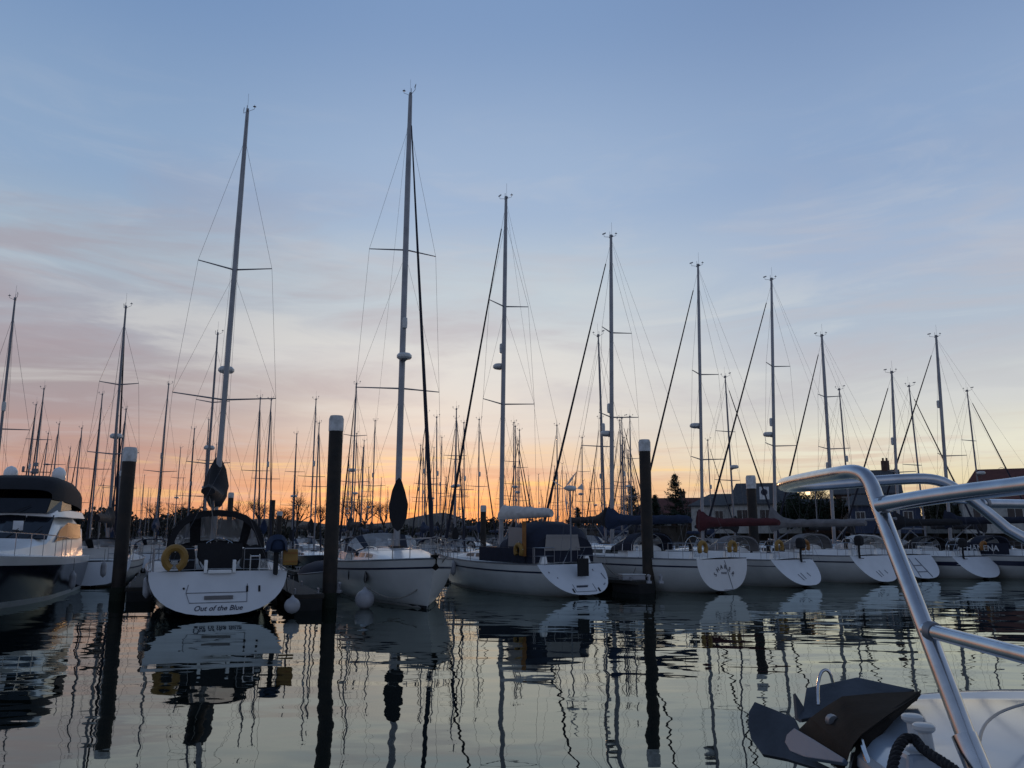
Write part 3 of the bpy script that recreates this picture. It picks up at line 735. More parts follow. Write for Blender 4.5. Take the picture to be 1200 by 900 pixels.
def yacht(label, stern_px, stern_py, mast_px, top_px, top_py, Lh=11.5, B=3.7, xm=None, fb0=1.1, fb1=1.35, sp=(.36,.64), spr=(1.25,1.0), bow_to_us=False, hullm='gel', bt=.82, scoop=.6, boom=2.9, cover='blue', hood='navy', radar=None, refl=None, stripe='stripe', cover_style='high', mast_r=.085, furlm='furl', cabin_m='bright', seed=1, hood_h=.75, wheel=True, S=None, rz=None, furl=True, frac=1.0, wins=3, zcab=.42, boom_len=None, cov_h=.45, boom_y=None, cov_w=1.0, stripe_w=.06):
    xm = xm or Lh*.53
    if S is None:
        g = gp(stern_px, stern_py)
        if not bow_to_us:
            S = g; S.z = 0; cands = []
            d = (mast_px-600)/FPX/(cos(PITCH)+(175/FPX)*sin(PITCH))
            # |(d*Y - Sx, Y - Sy)| = xm, farther root
            a = 1+d*d; b = -2*(d*S.x+S.y); c = S.x**2+S.y**2-xm**2; disc = b*b-4*a*c
            Ym = (-b+sqrt(max(0, disc)))/(2*a); Mp = Vector((d*Ym, Ym, 0)); rz = atan2(Mp.y-S.y, Mp.x-S.x)
        else:      # the given point is the stem at the waterline
            g.z = 0; d = (mast_px-600)/FPX/(cos(PITCH)+(175/FPX)*sin(PITCH)); D = Lh-.6-xm
            a = 1+d*d; b = -2*(d*g.x+g.y); c = g.x**2+g.y**2-D**2; disc = b*b-4*a*c
            Ym = (-b+sqrt(max(0, disc)))/(2*a); Mp = Vector((d*Ym, Ym, 0)); u = (g-Mp).normalized(); rz = atan2(u.y, u.x); S = Mp-u*xm
    else: Mp = S+Vector((cos(rz)*xm, sin(rz)*xm, 0))
    r = empty('sailing_yacht', S, rz, label, 'sailing yacht', 'sailing yachts berthed along the near pontoon')
    rings = make_hull(r, Lh, B, fb0, fb1, hullm, bt, scoop, stripe=stripe, stripe_w=stripe_w)
    make_cabin(r, rings, Lh*.36, Lh*.76, .62, zcab, wins, cabin_m)
    make_cockpit(r, Lh, B, rings, .7+scoop*.6, Lh*.34, wheel)
    T = at(top_px, top_py, Mp.y)
    lt = to_local(S, rz, T)
    zb = sheer(rings, xm).z+.4
    make_rig(r, Lh, B, rings, xm, lt, sp, zb, mast_r=mast_r, spr=spr, boom=boom, cover=cover, radar=radar, refl=refl, cover_style=cover_style, furlm=furlm, seed=seed, furl=furl, frac=frac, boom_len=boom_len, cov_h=cov_h, boom_y=boom_y, cov_w=cov_w)
    make_rails(r, Lh, rings)
    if hood: make_hood(r, Lh*.32, Lh*.44, abs(sheer(rings, Lh*.36).y)*.72, sheer(rings, Lh*.36).z+.3, hood_h, hood)
    return r, rings
def local_frame(r): return r.matrix_basis.copy() if False else Matrix.Translation(r.location) @ Matrix.Rotation(r.rotation_euler.z, 4, 'Z')
def W(r, p): return local_frame(r) @ Vector(p)
def transom_text(r, s, size, h, zd, scoop, y=0.0, **k):
    # reading frame on the raked transom: right = starboard (-y), up along the rake
    up = Vector((scoop, 0, zd)).normalized(); right = Vector((0,-1,0)); nrm = right.cross(up)
    M3 = Matrix((right, up, nrm)).transposed()
    return text(r, s, size, Vector((scoop*h/zd-.022, y, h)), M3, M['ink'], **k)
def strip(r, pts, th, name, m, scoop, zd, w_=.012):
    b = MB()
    for (y0, z0, y1, z1) in pts:
        p = Vector((scoop*z0/zd-.02, y0, z0)); q = Vector((scoop*z1/zd-.02, y1, z1)); b.tube([p, q], th, 4)
    return b.build(name, m, r)

def fender(p, label, ball=False, m='fend', s=1.0):
    r = empty('fender', p, random.uniform(0,3), label, 'fender', 'boat fenders hanging by the hulls')
    b = MB()
    if ball: b.lathe((0,0,0), [(.03*s,.33*s), (.06*s,.27*s)]+[(.26*s*sin(a), .26*s*cos(a)) for a in [.35+k*.28 for k in range(9)]]+[(.02*s,-.26*s)], 14)
    else: b.lathe((0,0,0), [(.03,.36), (.04,.3), (.1,.24), (.115,.15), (.115,-.15), (.1,-.24), (.04,-.3), (.02,-.33)], 12)
    b.build('body', M[m], r, True); b = MB(); b.tube([(0,0,.33*(s if ball else 1)), (0,0,.8)], .01, 4); b.build('lanyard', M['lrope'], r)
    return r
def horseshoe(r0, p, rz_off, label, m='yellow', ring=False):
    Mx = local_frame(r0); wp = Mx @ Vector(p); r = empty('lifebuoy', wp, r0.rotation_euler.z+rz_off, label, 'lifebuoy')
    b = MB(); a0, a1 = (-.22*pi, 1.22*pi) if not ring else (-.4*pi, 1.4*pi)
    pts = [Vector((0, .25*cos(a0+(a1-a0)*k/16), .25*sin(a0+(a1-a0)*k/16)*1.15)) for k in range(17)]
    b.tube(pts, .105, 8); b.build('buoy_body', M[m], r, True)
    b = MB()
    for k in (3, 8, 13):
        c = pts[k]; b.tube([c*.55, c*1.45], .02, 5)
    b.build('strap', M['white'], r)
    if not ring: r.scale = (.82,.82,.82)
    return r

# B1 ---- stern-on yacht "Out of the Blue"
B1, R1 = yacht('large white yacht seen stern-on with Out of the Blue lettered on its transom', 255, 725, 250, 290, 131, Lh=12.6, B=4.1, xm=6.6, fb0=1.25, fb1=1.55, sp=(.32,.615), spr=(1.75,1.3), bt=.9, scoop=.5, hullm='navyhull', stripe=None, boom=3.5, cov_h=1.25, cov_w=1.6, boom_y=.42, cover='black', hood=None, radar=.385, mast_r=.1, seed=3, furl=False)
make_hood(B1, 3.6, 4.9, 1.5, 1.55, 1.5, 'black', ex=.8, wf=.9, hf=.35, rw=.2)
transom_text(B1, 'Out of the Blue', .2, .27, 1.25, .5, shear=.3)
strip(B1, [(.85,.68,-.75,.68), (.75,.42,-.75,.42), (.85,.68,.75,.42), (-.75,.9,-.75,.42), (.85,.68,.8,.9)], .011, 'platform_seam', M['dsteel'], .5, 1.25)
b = MB(); b.box((.19,0,.55), (.06,.75,.1)); b.build('hand_hold', M['grey'], B1)
strip(B1, [(-.75,.84,-.75,.68), (-1.08,.84,-1.08,.68), (.93,.82,.9,.78)], .03, 'hinge', M['black'], .5, 1.25)
for sd, nm in ((1,'left'), (-1,'right')):
    b = MB(); b.loft([[Vector((x, sd*y0, z)) for x, y0, z in ((1.0,.62,1.3), (1.0,1.35,1.3), (1.0,1.3,1.78), (1.0,1.0,1.98), (1.0,.7,1.92))], [Vector((x, sd*y0, z)) for x, y0, z in ((3.2,.7,1.3), (3.2,1.45,1.3), (3.2,1.4,1.72), (3.2,1.05,1.85), (3.2,.75,1.8))]])
    b.build('seat_cover', M['black'], B1, True)
b = MB(); b.loft([[Vector((1.1, y, z)) for y, z in ((-.35,1.3), (.35,1.3), (.62,1.62), (.62,2.02), (-.62,2.02), (-.62,1.62))], [Vector((1.35, y, z)) for y, z in ((-.35,1.3), (.35,1.3), (.6,1.62), (.6,2.0), (-.6,2.0), (-.6,1.62))]])
b.build('wheel_cover', M['black'], B1, True)
b = MB(); b.box((.49,0,1.24), (.25,.62,.1)); b.box((.55,.38,1.38), (.3,.09,.36)); b.box((.55,-.38,1.38), (.3,.09,.36)); b.build('transom_gate', M['bright'], B1, bev=.02)
b = MB()
for yy in (-1.05,-.8): b.tube([(.35,yy,1.25), (.33,yy,1.68), (.5,yy,1.7)], .018, 5)
b.tube([(.33,-1.05,1.66), (.33,-.8,1.66)], .018, 5); b.build('boarding_ladder', M['steel'], B1)
horseshoe(B1, (.38, 1.2, 1.62), 0, 'yellow horseshoe lifebuoy on the stern rail of the Out of the Blue yacht', ring=True)
o = empty('lifebuoy_case', W(B1, (.35,-1.9,1.62)), B1.rotation_euler.z, 'square orange-yellow lifebuoy case on the right stern rail of the Out of the Blue yacht', 'lifebuoy')
b = MB(); b.box((0,0,0), (.18,.42,.46)); b.build('case', M['yellow'], o, bev=.05); b = MB(); b.box((-.1,0,.12), (.02,.4,.04)); b.box((-.1,0,-.12), (.02,.4,.04)); b.build('strap', M['orange'], o)
o = empty('outboard_motor', W(B1, (.3,-1.5,1.35)), B1.rotation_euler.z, 'outboard motor under a navy cover on the stern rail beside the square orange case', 'outboard motor')
b = MB(); b.loft([arch(-.3,.2,.5,.28), arch(-.1,.3,.42,.5), arch(.15,.3,.42,.45), arch(.3,.16,.5,.25)], closed=False); b.lathe((0,0,.5), [(.05,-.1), (.28,0), (.3,.2), (.2,.36), (.03,.4)], 12); b.build('motor_cover', M['blue'], o, True)
b = MB(); b.tube([(0,0,.5), (.03,0,.05), (.0,0,-.2)], .07, 6); b.box((-.05,0,-.2), (.4,.05,.04)); b.build('leg', M['black'], o)
fender(W(B1, (-.2,-1.95,.3)), 'white ball fender in the gap right of the Out of the Blue transom', True, s=.85)
fender(W(B1, (2.5,1.9,.75)), 'slim pale fender on the left side of the Out of the Blue hull')

# B2 ---- bow-on yacht left of centre
B2, R2 = yacht('white bow-on yacht right of the central pile with a dark teardrop mast cover', 503, 715, 465, 481, 112, Lh=13.2, B=4.1, fb0=1.25, fb1=1.55, sp=(.33,.635), spr=(1.65,1.35), bow_to_us=True, boom=2.75, cov_h=1.3, cov_w=1.35, boom_y=1.02, cover='black', hood='navy', radar=.39, refl=.47, stripe='stripe', mast_r=.12, seed=4, scoop=.8, furlm='furl', xm=7.4, boom_len=4.5)
b = MB(); b.box((13.15,0,1.62), (.4,.14,.08)); b.tube([(12.9,0,1.6), (13.36,0,1.55), (13.34,0,1.35)], .025, 6); b.add([(13.38,0,1.45), (13.26,.12,1.28), (13.3,0,1.2), (13.26,-.12,1.28)], [(0,1,2), (0,2,3)]); b.build('bow_anchor', M['anchb'], B2)
fd = fender(gp(427,713)+Vector((0,0,.27)), 'big white ball fender floating at the foot of the central pile', True, s=1.15)
p0 = W(B2, (12.7,.5,1.6)); p1 = gp(427,713)+Vector((0,.1,.65)); b = MB(); b.tube([p0.lerp(p1, k/16)-Vector((0,0,.75*sin(pi*k/16))) for k in range(17)], .02, 5)
tag(b.build('mooring_rope', M['lrope']), 'slack mooring rope from the bow of the bow-on yacht to the ball fender', 'rope')
b = MB(); b.lathe((8.9,-1.93,.9), [(.02,0), (.12,0), (.17,.0)], 12, 'y'); b.build('porthole', M['glassd'], B2)
b = MB(); b.lathe((0,0,0), [(.01,0), (.2,0), (.2,.03), (.01,.03)], 14, 'y'); 
for v in b.v: v.x *= 1.5; v += Vector((9.6, -abs(sheer(R2, 9.6).y)*.965, .86))
b.build('hull_window', M['glassd'], B2)

# B3 ---- navy tent, white boom cover
B3, R3 = yacht('white yacht with a navy cockpit tent and white rolled sail cover mid-row', 691, 700, 587, 593, 233, Lh=11.4, B=3.75, fb0=1.15, fb1=1.4, sp=(.44,.0) and (.395,.675), spr=(1.35,1.05), boom=3.0, cover='white', cover_style='roll', hood='navy', radar=.5, refl=.555, seed=5, mast_r=.1, scoop=1.15, boom_len=3.6)
tz = 1.45
rr = [arch(x, w_, tz-.25, h, .58, 14) for x, w_, h in ((1.5,1.42,1.0), (1.85,1.5,1.42), (2.6,1.55,1.58), (3.35,1.5,1.5))]
b = MB(); b.loft(rr, closed=False); b.loft([rr[0], [p+Vector((.02,0,0)) for p in arch(1.5,1.38,tz-.25,.02,.45,14)]], closed=False); to = b.build('cockpit_tent', M['navy'], B3, True)
for sd in (-1,1):
    b = MB(); b.plate([(1.95,sd*1.53,tz+.35), (3.1,sd*1.53,tz+.35), (3.1,sd*1.52,tz+1.1), (2.05,sd*1.52,tz+1.05)], .02, Vector((0,1,0))); b.build('window', M['clear'], to)
b = MB(); b.plate([(1.47,-.75,tz+.2), (1.47,.95,tz+.2), (1.5,.85,tz+.8), (1.5,-.65,tz+.8)], .02, Vector((-1,0,0))); b.build('window', M['clear'], to)
for sd in (-1,1):
    b = MB(); rr2 = []
    for k in range(6):
        x = 1.9+k*.6; s = sheer(R3, x); rr2.append([Vector((x, sd*abs(s.y)*.95, s.z+.06)), Vector((x, sd*abs(s.y)*.95, s.z+.6))])
    b.loft(rr2, closed=False); b.build('spray_dodger', M['navy'], B3)
b = MB(); b.box((.55,-.15,1.05), (.06,.5,.65)); b.build('transom_locker', M['black'], B3)
strip(B3, [(-.65,.3,-.65,.18), (.55,.3,.55,.18)], .04, 'drain', M['black'], 1.15, 1.15)
strip(B3, [(.3,.4,-.25,.4), (.45,.45,.45,.2), (.45,.2,-.5,.2), (-.5,.2,-.5,.45)], .014, 'platform_seam', M['dsteel'], 1.15, 1.15)
strip(B3, [(.32,.36,-.18,.36)], .03, 'name_mark', M['ink'], 1.15, 1.15)
strip(B3, [(1.2,.9,1.2,.86), (-1.2,.8,-1.25,.6), (-.9,.95,-.9,.9), (.95,.7,.95,.67), (-1.1,.45,-1.0,.4)], .025, 'deck_fitting', M['dsteel'], 1.15, 1.15)
horseshoe(B3, (2.1, 1.72, 1.65), pi/2, 'yellow horseshoe lifebuoy hung on the navy dodger of the yacht with the cockpit tent')
b = MB(); b.box((1.9,1.6,2.1), (.08,.14,1.3)); b.build('danbuoy', M['orange'], B3)
# wind generator on a pole
GX, GY = .95, .1
b = MB(); b.tube([(GX,GY,1.2), (GX,GY,3.95)], .03, 6); g0 = b.build('generator_pole', M['alu'], B3)
b = MB(); b.lathe((GX,GY,4.0), [(.02,-.3), (.09,-.22), (.12,.05), (.07,.22), (.02,.3)], 10, 'y'); b.plate([(GX,GY-.33,4.0), (GX,GY-.6,4.22), (GX,GY-.65,3.95)], .02); g1 = b.build('wind_generator', M['gel'], g0, True)
for k in range(3):
    a = 2*pi*k/3+.4; b = MB(); e = Vector((cos(a), 0, sin(a))); p_ = Vector((GX,GY+.27,4.0)); b.plate([p_, p_+e*.5+Vector((.03,0,.03)), p_+e*.95, p_+e*.5-Vector((.04,0,.05))], .015, Vector((0,1,0))); b.build('blade', M['gel'], g1)
for i, (px_, s_) in enumerate(((8.6,''), (7.8,''), (7.0,''))):
    sh = sheer(R3, px_); fender(W(B3, (px_, abs(sh.y)+.1, .85)), ['pale fender nearest the bow of the yacht with the navy tent', 'middle pale fender of three on the side of the yacht with the navy tent', 'pale fender nearest the dodger of the yacht with the navy tent'][i])
b = MB()
for yy in (-.2, .5): b.tube([(.15+.8,yy,1.15), (.5,yy,1.75)], .016, 4)
b.build('stern_davit', M['steel'], B3)

# B4 ---- blue cover, arched name
B4, R4 = yacht('white yacht with a navy boom cover and an arched name on its broad transom', 851, 695, 717, 716, 278, Lh=11.6, B=3.7, fb0=1.3, fb1=1.45, sp=(.43,.71) and (.40,.675), spr=(1.3,1.0), boom=2.78, cover='blue', hood='navy', radar=.345, refl=.43, seed=6, scoop=.12, mast_r=.1, bt=.86)
transom_text(B4, 'SHAKER', .24, 1.0, 1.3, .12, arc=(.68, 1.9), y=.0)
transom_text(B4, 'POOLE', .11, .76, 1.3, .12)
strip(B4, [(-.12,1.25,-.45,.15), (.1,.12,-.45,.12)], .014, 'stern_ladder', M['dsteel'], .12, 1.3)
horseshoe(B4, (.3, .95, 1.72), 0, 'left yellow lifebuoy with a white light on the rail above the arched name', 'yellow')
horseshoe(B4, (.3, -.95, 1.72), 0, 'right yellow lifebuoy above the arched name', 'yellow')
# B5 ---- red cover
B5, R5 = yacht('white yacht under a dark red boom cover', 952, 688.5, 823, 818, 312, Lh=11.4, B=3.6, fb0=1.15, fb1=1.35, sp=(.30,.60), spr=(1.3,1.0), boom=2.72, cover='red', hood='grey', hullm='gelold', stripe_w=.03, radar=.415, seed=7, scoop=.95, mast_r=.085)
horseshoe(B5, (.9, -1.0, 1.72), 0, 'dark brown lifebuoy at the stern of the yacht with the red boom cover', 'orange')
horseshoe(B5, (.9, .9, 1.72), 0, 'dark yellow lifebuoy on the left stern rail of the yacht with the red boom cover', 'yellow')
strip(B5, [(.35,.55,.2,.3), (.1,.6,.0,.35), (-.35,.6,-.45,.45)], .018, 'step_tread', M['dsteel'], .95, 1.15)
# B6 ---- long grey cover
B6, R6 = yacht('white yacht with a long grey boom cover and two blue side stripes', 1042, 684, 908, 904, 328, Lh=12, B=3.7, fb0=1.25, fb1=1.4, sp=(.36,.66), spr=(1.3,1.0), boom=2.72, cov_h=.7, cover='grey', hood='grey', radar=.40, refl=.45, seed=8, scoop=.9, mast_r=.09, boom_len=5.2)
strip(B6, [(.35,.55,.2,.3), (.1,.6,.0,.35), (-.35,.6,-.45,.45)], .018, 'step_tread', M['dsteel'], .9, 1.25)
B7, R7 = yacht('white yacht with steps up its open stern just right of the bow rail leg', 1090, 680, 977, 963, 394, Lh=11.6, B=3.6, fb0=1.2, fb1=1.3, sp=(.45,.7), spr=(1.2,.9), boom=3.0, cover=None, hood='white', hullm='gelold', stripe=None, radar=None, refl=.37, seed=9, scoop=1.1, mast_r=.1)
strip(B7, [(.45,.15,.25,1.05), (-.35,.15,-.2,1.05), (.4,.4,-.32,.4), (.35,.7,-.26,.7)], .03, 'stern_step', M['dsteel'], 1.1, 1.2)
B8, R8 = yacht('white yacht with a dark sheer band and raked stern left of the navy canvas screen', 1162, 679, 1053, 1045, 437, Lh=10.5, B=3.4, fb0=1.1, fb1=1.25, sp=(.42,), spr=(1.1,), boom=2.8, cover='black', hood='black', stripe_w=.2, refl=.6, seed=10, scoop=1.0, mast_r=.085)
B9, R9 = yacht('yacht at the right edge with a navy canvas screen lettered APHANENA', 1262, 680, 1113, 1097, 395, Lh=12.4, B=3.8, fb0=1.15, fb1=1.3, sp=(.42,), spr=(1.3,), boom=2.9, cover='navy', hood='navy', stripe_w=.24, hullm='gelold', refl=.67, seed=11, scoop=.8, mast_r=.1)
b = MB(); rr2 = []
for k in range(6):
    x = 2.2+k*.62; s = sheer(R9, x); rr2.append([Vector((x, abs(s.y)*.96, s.z+.08)), Vector((x, abs(s.y)*.96, s.z+.66))])
b.loft(rr2, closed=False); sc_ = b.build('spray_dodger', M['navy'], B9)
s0, s1 = rr2[0][0], rr2[-1][0]; dirx = (s0-s1).normalized(); text(B9, 'APHANENA', .42, (s0+s1)/2+Vector((0,.12,.3)), Matrix((dirx, Vector((0,0,1)), dirx.cross(Vector((0,0,1))))).transposed(), M['signw'])
horseshoe(B8, (1.1, -1.1, 1.6), 0, 'round dark orange lifebuoy left of the navy lettered screen', 'orange')

def outboard(r0, p, label):
    o = empty('outboard_motor', W(r0, p), r0.rotation_euler.z, label, 'outboard motor')
    b = MB(); b.loft([[Vector((x, y, z)) for x, y in ((-.2*k,-.13*k), (.16*k,-.13*k), (.2*k,0), (.16*k,.13*k), (-.2*k,.13*k))] for k, z in ((.6,.28), (1,.34), (1,.6), (.75,.72), (.3,.76))]); b.build('motor_cover', M['black'], o, bev=.02)
    b = MB(); b.tube([(0,0,.3), (.02,0,0), (0,0,-.3)], .05, 6); b.box((-.05,0,-.3), (.32,.04,.03)); b.build('leg', M['black'], o)
outboard(B5, (.85,-.55,1.35), 'dark outboard motor on the stern rail of the yacht with the red boom cover')
outboard(B6, (.8,.9,1.45), 'dark outboard motor on the stern rail of the yacht with the grey boom cover')
outboard(B8, (.9,.7,1.3), 'dark outboard motor on the stern of the yacht left of the lettered screen')

# ------------------------------------------------------------------ motor yacht at the left edge
def motor_yacht():
    rz = atan2(-.94, .33); L_ = 13.5; st = Vector((-20.1, 35.0, 0))
    r = empty('motor_yacht', st, rz, 'black-hulled white motor yacht with two radar domes at the left edge', 'motor yacht')
    rings = []; na = 7; ns = 16
    for i in range(ns+1):
        t = i/ns; b_ = 2.15*(.94+.06*sin(t*pi)) if t < .5 else 2.2*cos((t-.5)/.5*pi/2)**.62+.03
        z = 1.35+.35*t**1.6; ring = []
        for k in range(na+1):
            s = k/na; y = b_*(1-(.14+.75*t**3)*s**1.3*(.6+.4*s)); zz = z*(1-s)-.35*s; ring.append(Vector((t*L_-1.6*s*t**4, y, zz)))
        rings.append(ring+[Vector((p.x,-p.y,p.z)) for p in ring[::-1]])
    # two-tone hull: black topsides over a pale lower band
    def band(k0, k1, nm, m):
        b = MB(); b.loft([ring[k0:k1+1] for ring in rings], closed=False); n = len(rings[0]); b.loft([ring[n-1-k1:n-k0] for ring in rings], closed=False); b.build(nm, m, r, True)
    band(0, 1, 'gunwale_band', M['gel']); band(1, 5, 'hull', M['navyhull']); band(5, 7, 'hull_bottom', M['gelold'])
    b = MB(); b.loft([[p for p in rings[0]], [p+Vector((.05,0,0)) for p in rings[0]]]); b.build('transom', M['gel'], r)
    b = MB(); b.loft([[ring[0].lerp(ring[-1], j/6)+Vector((0,0,.16*sin(pi*j/6))) for j in range(7)] for ring in rings], closed=False); b.build('deck', M['bright'], r, True)
    def tier(prof, nm, m, sm=True):
        rr = []
        for x, w_, z0, h in prof:
            rr.append([Vector((x, -w_, z0)), Vector((x, -w_*.93, z0+h*.7)), Vector((x, -w_*.7, z0+h)), Vector((x, 0, z0+h*1.06)), Vector((x, w_*.7, z0+h)), Vector((x, w_*.93, z0+h*.7)), Vector((x, w_, z0))])
        b = MB(); b.loft(rr); return b.build(nm, m, r, sm)
    ck = tier([(1.5,1.95,1.4,1.5), (6.2,1.9,1.4,1.5), (7.6,1.78,1.45,.68), (10.2,1.2,1.55,.32), (11.8,.5,1.65,.06)], 'cabin', M['bright'])
    fl = tier([(1.5,1.9,2.9,.35), (5.2,1.85,2.9,.4), (6.1,1.75,2.9,.32), (6.6,1.6,2.86,.14)], 'flybridge', M['bright'])
    # lower raked windscreen in three panes, wrapping round
    for nm, ys in (('windscreen', (-.55,.55)), ('windscreen', (.6,1.5)), ('windscreen', (-1.5,-.6))):
        b = MB(); q = []
        for y in (ys[0], (ys[0]+ys[1])/2, ys[1]):
            e = abs(y)*.28; q.append([Vector((7.92-e*.4, y*1.12, 2.16-abs(y)*.03)), Vector((6.6-e*.25, y*1.08, 2.96-abs(y)*.01))])
        b.loft(q, closed=False); b.loft([[p-Vector((.03,0,.03)) for p in x] for x in q], closed=False); b.build(nm, M['glassd'], ck)
    for sd in (-1,1):
        b = MB(); b.loft([[Vector((2.2,sd*1.93,2.1)), Vector((2.2,sd*1.86,2.65))], [Vector((5.2,sd*1.9,2.1)), Vector((5.0,sd*1.87,2.7))], [Vector((6.9,sd*1.83,2.0)), Vector((6.2,sd*1.8,2.4))]], closed=False); b.build('side_window', M['tint'], ck)
        b = MB(); b.loft([[Vector((6.72,sd*1.37,3.02)), Vector((6.33,sd*1.42,3.55))], [Vector((5.9,sd*1.72,3.1)), Vector((5.5,sd*1.66,3.55))], [Vector((4.2,sd*1.8,3.2)), Vector((4.2,sd*1.72,3.6))]], closed=False); b.build('flybridge_window', M['glassd'], fl)
    b = MB(); b.loft([[Vector((6.75,y,3.02)), Vector((6.35,y*1.05,3.55))] for y in (-1.35,-.7,0,.7,1.35)], closed=False); b.build('flybridge_window', M['glassd'], fl)
    b = MB(); b.loft([arch(1.6,1.75,3.25,1.0,.5), arch(3.0,1.8,3.35,1.1,.5), arch(5.0,1.75,3.45,1.02,.5), arch(6.0,1.6,3.5,.8,.5), arch(6.4,1.45,3.52,.35,.5)], closed=False); b.loft([arch(1.62,1.75,3.25,1.0,.5), arch(1.62,1.7,3.2,.02,.5)], closed=False)
    bo = b.build('canvas_top', M['black'], r, True)
    b = MB(); b.box((7.42,.55,2.56), (.03,.36,.34)); b.build('notice', M['signw'], ck)
    for yy in (.3,1.05):
        b = MB(); b.tube([(7.9,yy,2.16), (7.3,yy+.35,2.55)], .014, 4); b.build('wiper', M['black'], ck)
    b = MB(); b.tube([(6.85,.2,3.05), (6.6,.75,3.3)], .012, 4); b.build('wiper', M['black'], fl)
    # arch gear
    for sd in (-1,1):
        b = MB(); c = Vector((3.4, sd*.98, 4.5)); b.lathe(c, [(.06,-.22), (.1,-.12), (.26,-.1), (.3,.05), (.28,.22), (.18,.36), (.02,.42)], 14); b.build('radar_dome', M['bright'], r, True)
    b = MB(); b.tube([(3.4,0,4.25), (3.4,0,5.35)], .03, 6); b.box((3.4,0,4.75), (.2,.26,.16)); b.box((3.4,0,5.0), (.16,.2,.14)); b.tube([(3.4,-.55,4.7), (3.4,.6,4.7)], .016, 4)
    b.tube([(3.4,.45,4.4), (3.4,.45,5.0)], .014, 4); b.lathe((3.4,.45,5.0), [(.02,-.02), (.2,.01), (.02,.05)], 10); b.lathe((3.4,-.5,4.7), [(.06,0), (.06,.2), (.02,.22)], 8); b.build('signal_mast', M['dsteel'], r)
    b = MB(); top = []
    for k in range(9):
        f = k/8; x = 4.5+f*(L_-4.7); i0 = f; ring = min(rings, key=lambda q: abs(q[0].x-x)); y = ring[0].y*.93; top.append(Vector((x, y, ring[0].z+.72)))
        if k not in (8,):
            for sd in (-1,1): b.tube([Vector((x, sd*y, ring[0].z)), Vector((x, sd*y, ring[0].z+.72))], .013, 4)
    b.tube(top+[Vector((L_+.15,0,2.45))]+[Vector((p.x,-p.y,p.z)) for p in top[::-1]], .018, 5, 1); b.build('bow_rail', M['steel'], r)
    return r, rings
MYT, MR = motor_yacht(); MYT.scale = (1,.86,1)
fender(gp(83,700)+Vector((0,0,.6)), 'pale fender hanging low on the black hull of the motor yacht', False)
fender(gp(104,694)+Vector((0,1.0,.85)), 'pale fender at the aft end of the motor yacht hull', False)

# ------------------------------------------------------------------ piles
def pile(px, top_y, Y_, cap_h, label, rad=.225, lean=0):
    p = at(px, top_y, Y_); r = empty('mooring_pile', (p.x, Y_, 0), random.uniform(0,3), label, 'pile', 'round black mooring piles with white caps'); h = p.z
    b = MB(); b.lathe((0,0,0), [(rad,-1.5), (rad*1.02,.25), (rad*.99,.5), (rad,h*.5), (rad,h-cap_h)], 20); b.build('shaft', M['pile'], r, True)
    b = MB(); b.lathe((0,0,0), [(rad*1.03,-.3), (rad*1.12,-.1), (rad*1.1,.3), (rad*1.05,.42), (rad*1.01,.46)], 20)
    for v in b.v: v.x *= 1+.03*sin(v.z*31+v.y*23)
    b.build('weed_band', M['weed'], r, True)
    if cap_h > .05:
        b = MB(); b.lathe((0,0,0), [(rad*1.06,h-cap_h), (rad*1.07,h-.12), (rad*.9,h-.01), (.02,h)], 20); b.build('cap', M['cap'], r, True)
    return r, Vector((p.x, Y_, 0))
P1, v1 = pile(153, 524, 28.6, .52, 'black pile with white cap between the motor yacht and the stern-on yacht', .23)
P2, v2 = pile(394.5, 487, 25.9, .52, 'tallest black pile with white cap left of the bow-on yacht', .225)
P3, v3 = pile(755, 515, 33, .5, 'black pile with white cap in front of the yacht with the navy boom cover', .235)
P4, v4 = pile(879.5, 557, 41, .68, 'black pile with white cap in front of the clubhouse', .235)
pile(271, 577, 66, .45, 'far pile with white cap above the sprayhood of the stern-on yacht', .22)
pile(319.5, 586, 72, 0, 'far capless dark pile before the bare trees', .25)
pile(328, 599, 62, .35, 'short far pile with a white cap beside the capless one', .2)
pile(566.5, 592, 62, .5, 'far pile with white cap left of the white rolled sail cover', .22)

# ------------------------------------------------------------------ pontoons
def pontoon(a, b_, wd, label, cleats=4, fing=True):
    a = Vector(a); b_ = Vector(b_); L_ = (b_-a).length; d = (b_-a).normalized(); r = empty('pontoon', a, atan2(d.y, d.x), label, 'pontoon', 'floating pontoons between the berths')
    m = MB(); m.box((L_/2,0,.4), (L_,wd,.14)); m.build('deck', M['wood'], r, bev=.015)
    m = MB()
    for k in range(int(L_//2.6)+1): m.box((min(L_-.6, .7+k*2.6), 0, .12), (1.6, wd*.86, .42))
    m.build('float', M['float'], r, bev=.03)
    for k in range(cleats):
        x = .5+(L_-1)*k/max(1, cleats-1)
        for sd in (-1,1):
            c = MB(); y = sd*(wd/2-.12); c.tube([(x-.16,y,.6), (x+.16,y,.6)], .022, 6); c.box((x-.06,y,.53), (.04,.05,.12)); c.box((x+.06,y,.53), (.04,.05,.12)); c.build('cleat', M['fend'], r)
    return r
def along(v, r, n, off=(0,0)):
    d = Vector((cos(r), sin(r), 0)); return v+d*n
h1 = B1.rotation_euler.z; h3 = B3.rotation_euler.z; h4 = B4.rotation_euler.z
def finger(v, h, n, label, side=.62):
    d = Vector((cos(h), sin(h), 0)); nn = Vector((-d.y, d.x, 0)); a = v+nn*side*.0-d*.6+nn*side; return pontoon(a, a+d*n, .95, label)
finger(v1, h1, 13, 'dark finger pontoon running back from the pile beside the motor yacht', -.72)
finger(v2, atan2(.93,-.37), 13, 'dark finger pontoon running back from the tall central pile', .72)
finger(v3, h3, 12, 'dark finger pontoon behind the pile in front of the navy boom cover', .72)
finger(v4, h4, 12, 'dark finger pontoon behind the pile in front of the clubhouse', .72)
